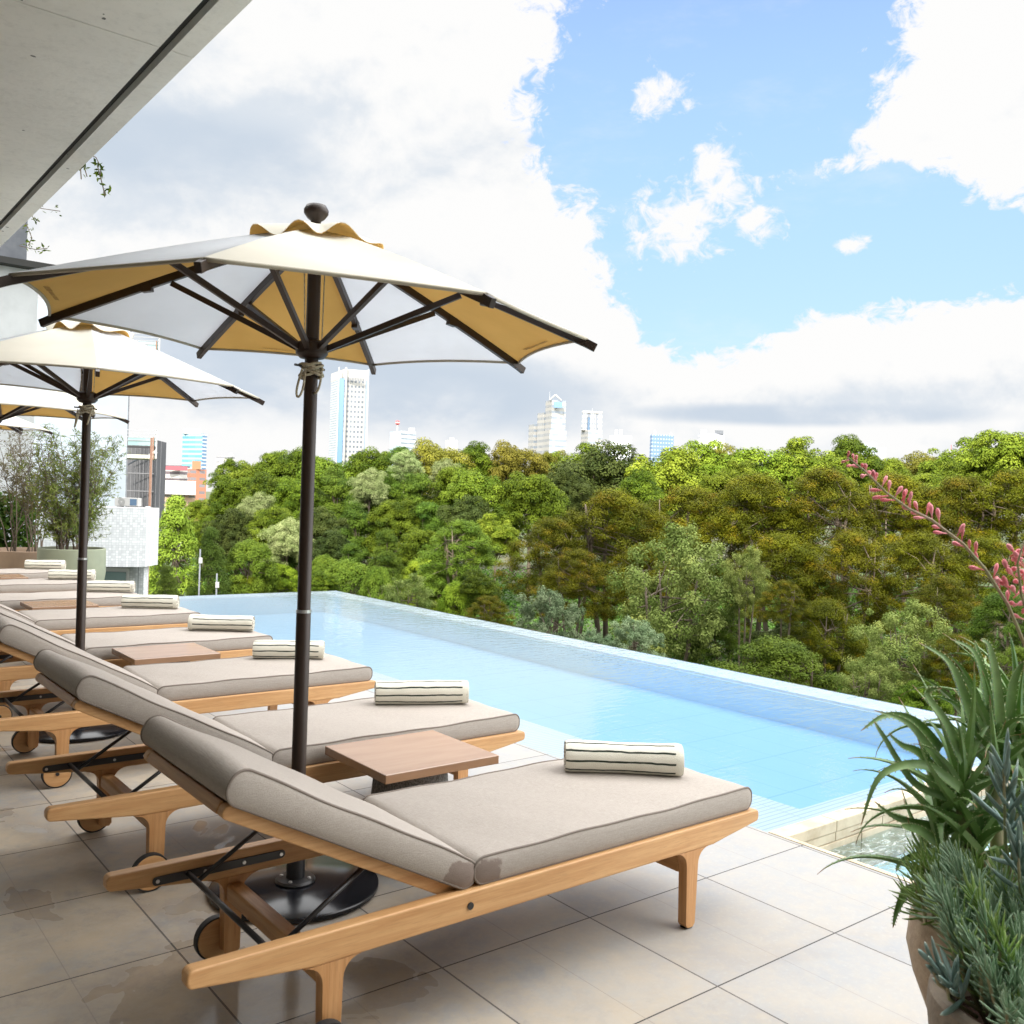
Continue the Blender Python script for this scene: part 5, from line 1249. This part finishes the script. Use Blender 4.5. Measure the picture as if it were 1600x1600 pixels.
# ------------------------------------------------------------------ succulent pots, right foreground
CLAY = mat('sandy_clay_pot', (.46, .36, .26), .85, (.35, .26, .185), 18, bump=.5, bscale=70); CLAY2 = mat('grey_brown_pot', (.27, .215, .16), .85, (.19, .155, .12), 12, bump=.5, bscale=60)
right = Vector((R[0, 0], R[1, 0], 0)).normalized()
c1 = P(1438, 1425, 2.5)+right*.25; c2 = P(1472, 1556, 2.02)+right*.225
planter((c1.x, c1.y, 0), [(.10, 0), (.12, .02), (.19, .17), (.245, .31), (.262, .38), (.255, .45), (.235, .503)], CLAY, 'bulging sandy clay pot with the aloe, behind the darker pot')
planter((c2.x, c2.y, 0), [(.14, 0), (.16, .02), (.21, .25), (.235, .46), (.232, .50)], CLAY2, 'darker grey-brown pot cut by the bottom right corner')
def leafmat2(name, c1_, c2_, tipc, rough=.45):
    m = bpy.data.materials.new(name); m.use_nodes = True; t = NT(m.node_tree); p = t.n['Principled BSDF']
    at = t.new('ShaderNodeAttribute', attribute_name='u'); u = at.outputs['Fac']; co = t.coord()
    c = t.mix(t.step(t.noise(co, 14, 5, .6), .35, .7), c1_, c2_); c = t.mix(t.step(u, .86, .99), c, tipc)
    c = t.mix(t.m('MULTIPLY', t.step(t.noise(co, 90, 3), .6, .75), .25), c, (.30, .34, .20))
    t.put(p.inputs['Base Color'], c); p.inputs['Roughness'].default_value = rough; t.l.new(t.bump(t.noise(co, 60, 4), .15, .003), p.inputs['Normal']); return m
ALOE = leafmat2('aloe_leaf', (.13, .235, .07), (.20, .33, .10), (.34, .16, .08)); CHALK = leafmat2('chalk_finger', (.20, .31, .19), (.28, .40, .27), (.32, .42, .28), .6)
CHALKG = leafmat2('green_finger', (.20, .33, .08), (.29, .41, .12), (.32, .38, .14)); BLUEF = leafmat2('blue_finger', (.13, .21, .19), (.21, .30, .27), (.30, .36, .30), .55)
STEMG = mat('succulent_stem', (.24, .27, .13), .7, (.30, .25, .15), 20); TEETH = mat('aloe_teeth', (.42, .46, .24), .6)
def set_u(o, uvals):
    a = o.data.attributes.new('u', 'FLOAT', 'POINT'); a.data.foreach_set('value', np.array(uvals, 'f'))
def aloe_leaf(b, us, tb, base, d, up, L, wd, bend, rg, twist=0.0):
    """thick channelled leaf with toothed margins curling along its length"""
    n = 15; p = Vector(base); dr = Vector(d).normalized(); st = L/n; side0 = dr.cross(Vector((0, 0, 1))); side0 = side0.normalized() if side0.length > .05 else Vector((1, 0, 0))
    base_i = len(b.v); ring = 6; rows = []
    for i in range(n+1):
        u = i/n; w_ = wd*(1-u**1.5)*(.80+.5*sin(pi*min(1, u*1.6+.12))*.45)+.0008; th = w_*.34+.0008
        nrm = side0.cross(dr).normalized(); side = dr.cross(nrm).normalized() if False else side0
        rows.append((p.copy(), side.copy(), nrm.copy(), w_))
        chan = w_*.22*(1-u)
        for x_, z_ in ((-1, .25), (-.5, -.05*0), (.5, 0), (1, .25), (.55, -1.0), (-.55, -1.0)):
            zz = (chan if abs(x_) == 1 else (-chan*.3 if z_ > -.5 else -th))
            b.v.append(tuple(p+side*(x_*w_*.5)+nrm*zz)); us.append(u)
        p = p+dr*st
        g = bend*(.35+1.5*u)/n
        dr = (Matrix.Rotation(g, 3, side0) @ dr).normalized()
        if twist: side0 = (Matrix.Rotation(twist/n, 3, dr) @ side0).normalized()
    for i in range(n):
        for k in range(ring):
            a_ = base_i+i*ring+k; c_ = base_i+i*ring+(k+1) % ring; b.f.append((a_, c_, c_+ring, a_+ring)); b.mi.append(0)
    m_ = int(L/.017)
    for j in range(1, m_):
        u = j/m_; 
        if u > .93: break
        fi = u*n; i = int(fi); q = fi-i; P0 = rows[i][0].lerp(rows[i+1][0], q); w_ = rows[i][3]*(1-q)+rows[i+1][3]*q; sd = rows[i][1]; tg = (rows[i+1][0]-rows[i][0]).normalized(); nr = rows[i][2]
        for s_ in (-1, 1):
            e = P0+sd*(s_*w_*.5)+nr*(w_*.2*(1-u)); h_ = .0042*(1-.5*u)
            tb.add([e-tg*.0022, e+tg*.0022, e+sd*s_*h_+tg*.0022, e+nr*.0018], [(0, 1, 2), (0, 2, 3), (1, 3, 2)])
def bend_for(d, deg): return rad(deg)
al = thing('aloe', (c1.x, c1.y, .44), 0, 'tall aloe with long toothed curling leaves beside the pool corner', 'aloe'); O = Vector(al.location)
heads = [(1502, 1262, 2.46, 17), (1468, 1292, 2.52, 12), (1556, 1208, 2.50, 18), (1590, 1140, 2.56, 16), (1530, 1330, 2.44, 12), (1535, 1150, 2.62, 12), (1470, 1360, 2.46, 10), (1600, 1230, 2.5, 14)]
rg = random.Random(21); stemb = MB()
for hx, hy, hd, cnt in heads:
    H = P(hx, hy, hd)-O; foot_ = Vector((rg.uniform(-.07, .07), rg.uniform(-.07, .07), -.03))
    stemb.tube([foot_, foot_.lerp(H, .5)+Vector((rg.uniform(-.03, .03), 0, -.02)), H], [.021, .018, .014], 8)
    for k in range(cnt):
        b = MB(); us = []; tb = MB(); a = 2.4*k+rg.uniform(-.3, .3); lvl = k/cnt
        e = rad(18+62*lvl+rg.uniform(-8, 8)); d_ = Vector((cos(a)*cos(e), sin(a)*cos(e), sin(e)))
        L = rg.uniform(.22, .36)*(1-.12*lvl); bend = -rg.choice((rg.uniform(.3, 1.0), rg.uniform(.9, 2.0)))
        if rg.random() < .2: bend = rg.uniform(.1, .5)
        aloe_leaf(b, us, tb, H+Vector((0, 0, .012*k*.6-.03)), d_, None, L, rg.uniform(.022, .031), bend, rg, rg.uniform(-.6, .6))
        nv = len(b.v); b.add(tb.v, tb.f, 1); us += [.5]*len(tb.v)
        o = b.build('leaf', [ALOE, TEETH], al, smooth='auto'); set_u(o, us)
# signature leaves drawn where the photo shows them
SIG = [[(1500, 1232), (1440, 1195), (1375, 1213), (1345, 1290)], [(1495, 1250), (1430, 1225), (1380, 1150), (1366, 1128)], [(1498, 1300), (1450, 1290), (1400, 1278), (1366, 1252)], [(1470, 1172), (1430, 1128), (1385, 1118), (1345, 1142)],
       [(1505, 1190), (1478, 1130), (1448, 1085), (1472, 1075)], [(1520, 1130), (1500, 1070), (1478, 1030), (1436, 1004)], [(1545, 1100), (1535, 1050), (1518, 1015), (1485, 998)], [(1548, 1120), (1538, 1060), (1528, 1020), (1522, 1001)],
       [(1562, 1130), (1556, 1060), (1545, 1010), (1532, 1000)], [(1492, 1220), (1452, 1170), (1418, 1130), (1366, 1110)], [(1490, 1240), (1440, 1180), (1410, 1165), (1388, 1146)], [(1500, 1345), (1450, 1335), (1410, 1345), (1400, 1362)],
       [(1480, 1330), (1440, 1300), (1415, 1292), (1408, 1290)], [(1575, 1150), (1580, 1080), (1592, 1045), (1606, 1035)], [(1560, 1170), (1588, 1110), (1604, 1080), (1612, 1070)], [(1455, 1400), (1420, 1390), (1402, 1420), (1395, 1450)]]
for s_i, ch in enumerate(SIG):
    base_d = 2.42+.05*(s_i % 4); q = [P(x, y, base_d-.03*j)-O for j, (x, y) in enumerate(ch)]
    b = MB(); tb = MB(); us = []; n = 20; rows = []
    for i in range(n+1):
        u = i/n; v = u*3; k = min(2, int(v)); f_ = v-k; p0 = q[max(0, k-1)]; p1 = q[k]; p2 = q[k+1]; p3 = q[min(3, k+2)]
        rows.append(.5*((2*p1)+(p2-p0)*f_+(2*p0-5*p1+4*p2-p3)*f_*f_+(3*p1-p0-3*p2+p3)*f_**3))
    look = Vector((R[0, 2], R[1, 2], 0))
    for i in range(n+1):
        u = i/n; tg = (rows[min(n, i+1)]-rows[max(0, i-1)]).normalized(); nr = (-look*.9+Vector((0, 0, .5))).normalized(); sd = tg.cross(nr).normalized(); nr = sd.cross(tg).normalized()
        wd = .028 if s_i not in (1, 6, 14) else .023
        w_ = wd*(1-u**1.6)+.0012; th = w_*.32
        for x_, zz in ((-1, w_*.15), (-.5, -w_*.03), (.5, -w_*.03), (1, w_*.15), (.55, -th), (-.55, -th)): b.v.append(tuple(rows[i]+sd*(x_*w_*.5)+nr*zz)); us.append(u)
        if i and u < .93:
            for s_ in (-1, 1):
                e = rows[i]+sd*(s_*w_*.5)+nr*w_*.12; h_ = .0045; tb.add([e-tg*.0024, e+tg*.0024, e+sd*s_*h_+tg*.002, e+nr*.002], [(0, 1, 2), (0, 2, 3), (1, 3, 2)])
    for i in range(n):
        for k in range(6): a_ = i*6+k; c_ = i*6+(k+1) % 6; b.f.append((a_, c_, c_+6, a_+6)); b.mi.append(0)
    b.f.append(tuple(range(6))); b.mi.append(0)
    b.add(tb.v, tb.f, 1); us += [.5]*len(tb.v); o = b.build('leaf', [ALOE, TEETH], al, smooth='auto'); set_u(o, us)
stemb.build('stems', STEMG, al, smooth=True)
def finger(b, us, base, d, L, w_, curve, rg):
    n = 6; p = Vector(base); dr = Vector(d).normalized(); i0 = len(b.v); s0 = dr.orthogonal().normalized()
    for i in range(n+1):
        u = i/n; ww = w_*.5*(.55+.75*sin(pi*min(.97, u*.92+.06))**.8)*(1 if u < .95 else .35); t0 = dr.cross(s0).normalized()
        for k in range(5): a = 2*pi*k/5; b.v.append(tuple(p+s0*cos(a)*ww+t0*sin(a)*ww*.7)); us.append(u)
        p = p+dr*(L/n); dr = (dr+Vector((0, 0, 1))*curve/n).normalized(); s0 = (s0-dr*s0.dot(dr)).normalized()
    for i in range(n):
        for k in range(5): a_ = i0+i*5+k; c_ = i0+i*5+(k+1) % 5; b.f.append((a_, c_, c_+5, a_+5)); b.mi.append(0)
    b.f.append(tuple(i0+n*5+k for k in range(5))); b.mi.append(0)
def rosettes(parent, O, m, tips, L, w_, cnt, seed, span=.13):
    rg = random.Random(seed); sb_ = MB()
    for (x, y, d_, h_) in tips:
        T_ = P(x, y, d_)-O; root = Vector((T_.x*.55+rg.uniform(-.03, .03), T_.y*.55+rg.uniform(-.03, .03), max(-.02, T_.z-h_)))
        sb_.tube([root, root.lerp(T_, .6)+Vector((T_.x*.10, T_.y*.10, -.01)), T_], [.0045, .004, .003], 5)
        ax = (T_-root).normalized(); b = MB(); us = []; s1 = ax.orthogonal().normalized(); s2 = ax.cross(s1)
        for k in range(cnt):
            v = k/cnt; a = 2.4*k; st = T_-ax*(1-v)*min(span, h_*.8); e = rad(28+50*v+rg.uniform(-14, 14)); a += rg.uniform(-.4, .4)
            dv = (s1*cos(a)+s2*sin(a))*cos(e)+ax*sin(e)+Vector((0, 0, .12)); finger(b, us, st, dv, L*rg.uniform(.65, 1.35)*(1-.25*v), w_, .35, rg)
        o = b.build('rosette', rg.choice(m) if isinstance(m, list) else m, parent, smooth=True); set_u(o, us)
    sb_.build('stems', STEMG, parent, smooth=True)
rg = random.Random(4)
ck = thing('chalk_sticks', (c2.x, c2.y, .44), 0, 'dense grey-green chalk stick succulents filling the lower right', 'succulent'); O2 = Vector(ck.location)
tips = []
for k in range(105):
    y = rg.uniform(1335, 1600); x0 = 1432+max(0, y-1400)*.68
    x = rg.uniform(x0+15, 1625); tips.append((x, y, 2.30-(y-1330)/270*.42+rg.uniform(-.10, .10), rg.uniform(.10, .2)))
rosettes(ck, O2, [CHALK, CHALK, CHALKG, CHALK], tips, .066, .0047, 34, 5)
gk = thing('green_fingers', (c1.x, c1.y, .44), 0, 'fresh green narrow-leaved succulents spilling over the clay pot rim', 'succulent'); O1 = Vector(gk.location)
tips = [(rg.uniform(1425, 1530), rg.uniform(1345, 1415), rg.uniform(2.26, 2.5), rg.uniform(.08, .16)) for k in range(22)]
rosettes(gk, O1, CHALKG, tips, .10, .0050, 26, 6)
bs = thing('blue_succulent', (c1.x+.05, c1.y-.05, .44), 0, 'blue-grey succulent with upright finger leaves at the right edge', 'succulent'); O3 = Vector(bs.location)
tips = [(1568, 1195, 2.20, .45), (1612, 1250, 2.18, .4), (1590, 1330, 2.12, .25)]
rosettes(bs, O3, BLUEF, tips, .125, .0115, 20, 9, span=.2)
sg = thing('blue_succulent', (c2.x-.05, c2.y, .44), 0, 'small dark blue-green sprig leaning out between the two pots', 'succulent')
rosettes(sg, Vector(sg.location), BLUEF, [(1452, 1500, 2.0, .1), (1478, 1530, 1.98, .09)], .07, .010, 12, 10)
# flower spikes of the red yucca
PINK = mat('coral_buds', (.70, .13, .17), .5, (.80, .26, .30), 30); PINKL = mat('pale_pink_buds', (.85, .34, .38), .5, (.75, .20, .24), 30); STALK = mat('flower_stalk', (.26, .27, .12), .6, (.30, .20, .13), 12)
def spike(path, buds, label, seed, dense=False):
    rg = random.Random(seed); t = thing('flower_spike', (c1.x+.12, c1.y-.1, .44), 0, label, 'flower'); O = Vector(t.location); pp = [P(*p)-O for p in path]
    r_ = [.0045*(1-.6*i/(len(pp)-1)) for i in range(len(pp))]; MB().tube(pp, r_, 8).build('stalk', STALK, t, smooth=True)
    for (x, y, dx, dy, s_) in buds:
        d_ = path[0][2]+rg.uniform(-.02, .02); a, e = P(x, y, d_)-O, P(x+dx, y+dy, d_+rg.uniform(-.015, .015))-O; ax = (e-a); Lb = ax.length; n = 7; b = MB()
        r0 = .0040*s_; b.tube([a, a.lerp(e, .35), a.lerp(e, .5), a.lerp(e, .65), a.lerp(e, .8), a.lerp(e, .93), e], [.0014, .0016, r0*.8, r0*1.1, r0*1.15, r0*.8, r0*.2], 10)
        b.build('bud', PINK if rg.random() < .55 else PINKL, t, smooth=True)
B1 = []
rg = random.Random(33)
pth = [(1660, 1190, 2.2), (1625, 1060, 2.15), (1598, 1000, 2.1), (1575, 945, 2.08), (1540, 890, 2.05), (1505, 850, 2.03), (1455, 812, 2.0), (1420, 795, 1.98), (1385, 770, 1.97), (1350, 735, 1.96), (1325, 716, 1.95)]
def on(u):
    v = u*(len(pth)-1); i = min(len(pth)-2, int(v)); f_ = v-i; return pth[i][0]*(1-f_)+pth[i+1][0]*f_, pth[i][1]*(1-f_)+pth[i+1][1]*f_
for k in range(42):
    u = .30+.70*(k/41)**.75; x, y = on(u); ln = 25 if u < .85 else 14; a = rad(rg.choice((rg.uniform(60, 110), rg.uniform(60, 110), rg.uniform(150, 200))))
    B1.append((x+rg.uniform(-3, 3), y, cos(a)*ln*rg.uniform(.7, 1.1), -sin(a)*ln*rg.uniform(.7, 1.1), rg.uniform(.8, 1.15) if u < .9 else .7))
spike(pth, B1, 'long coral pink flower spike arching left across the maples', 1)
pth2 = [(1650, 1120, 2.16), (1618, 1000, 2.12), (1596, 930, 2.1), (1590, 880, 2.09), (1600, 845, 2.08)]
B2 = [(rg.uniform(1572, 1606), rg.uniform(868, 960), rg.uniform(-26, 22), rg.uniform(-30, 4), 1.25) for k in range(34)]+[(1600, 968, -18, -8, 1)]
spike(pth2, B2, 'thick cluster of pink blossoms at the right edge', 2)
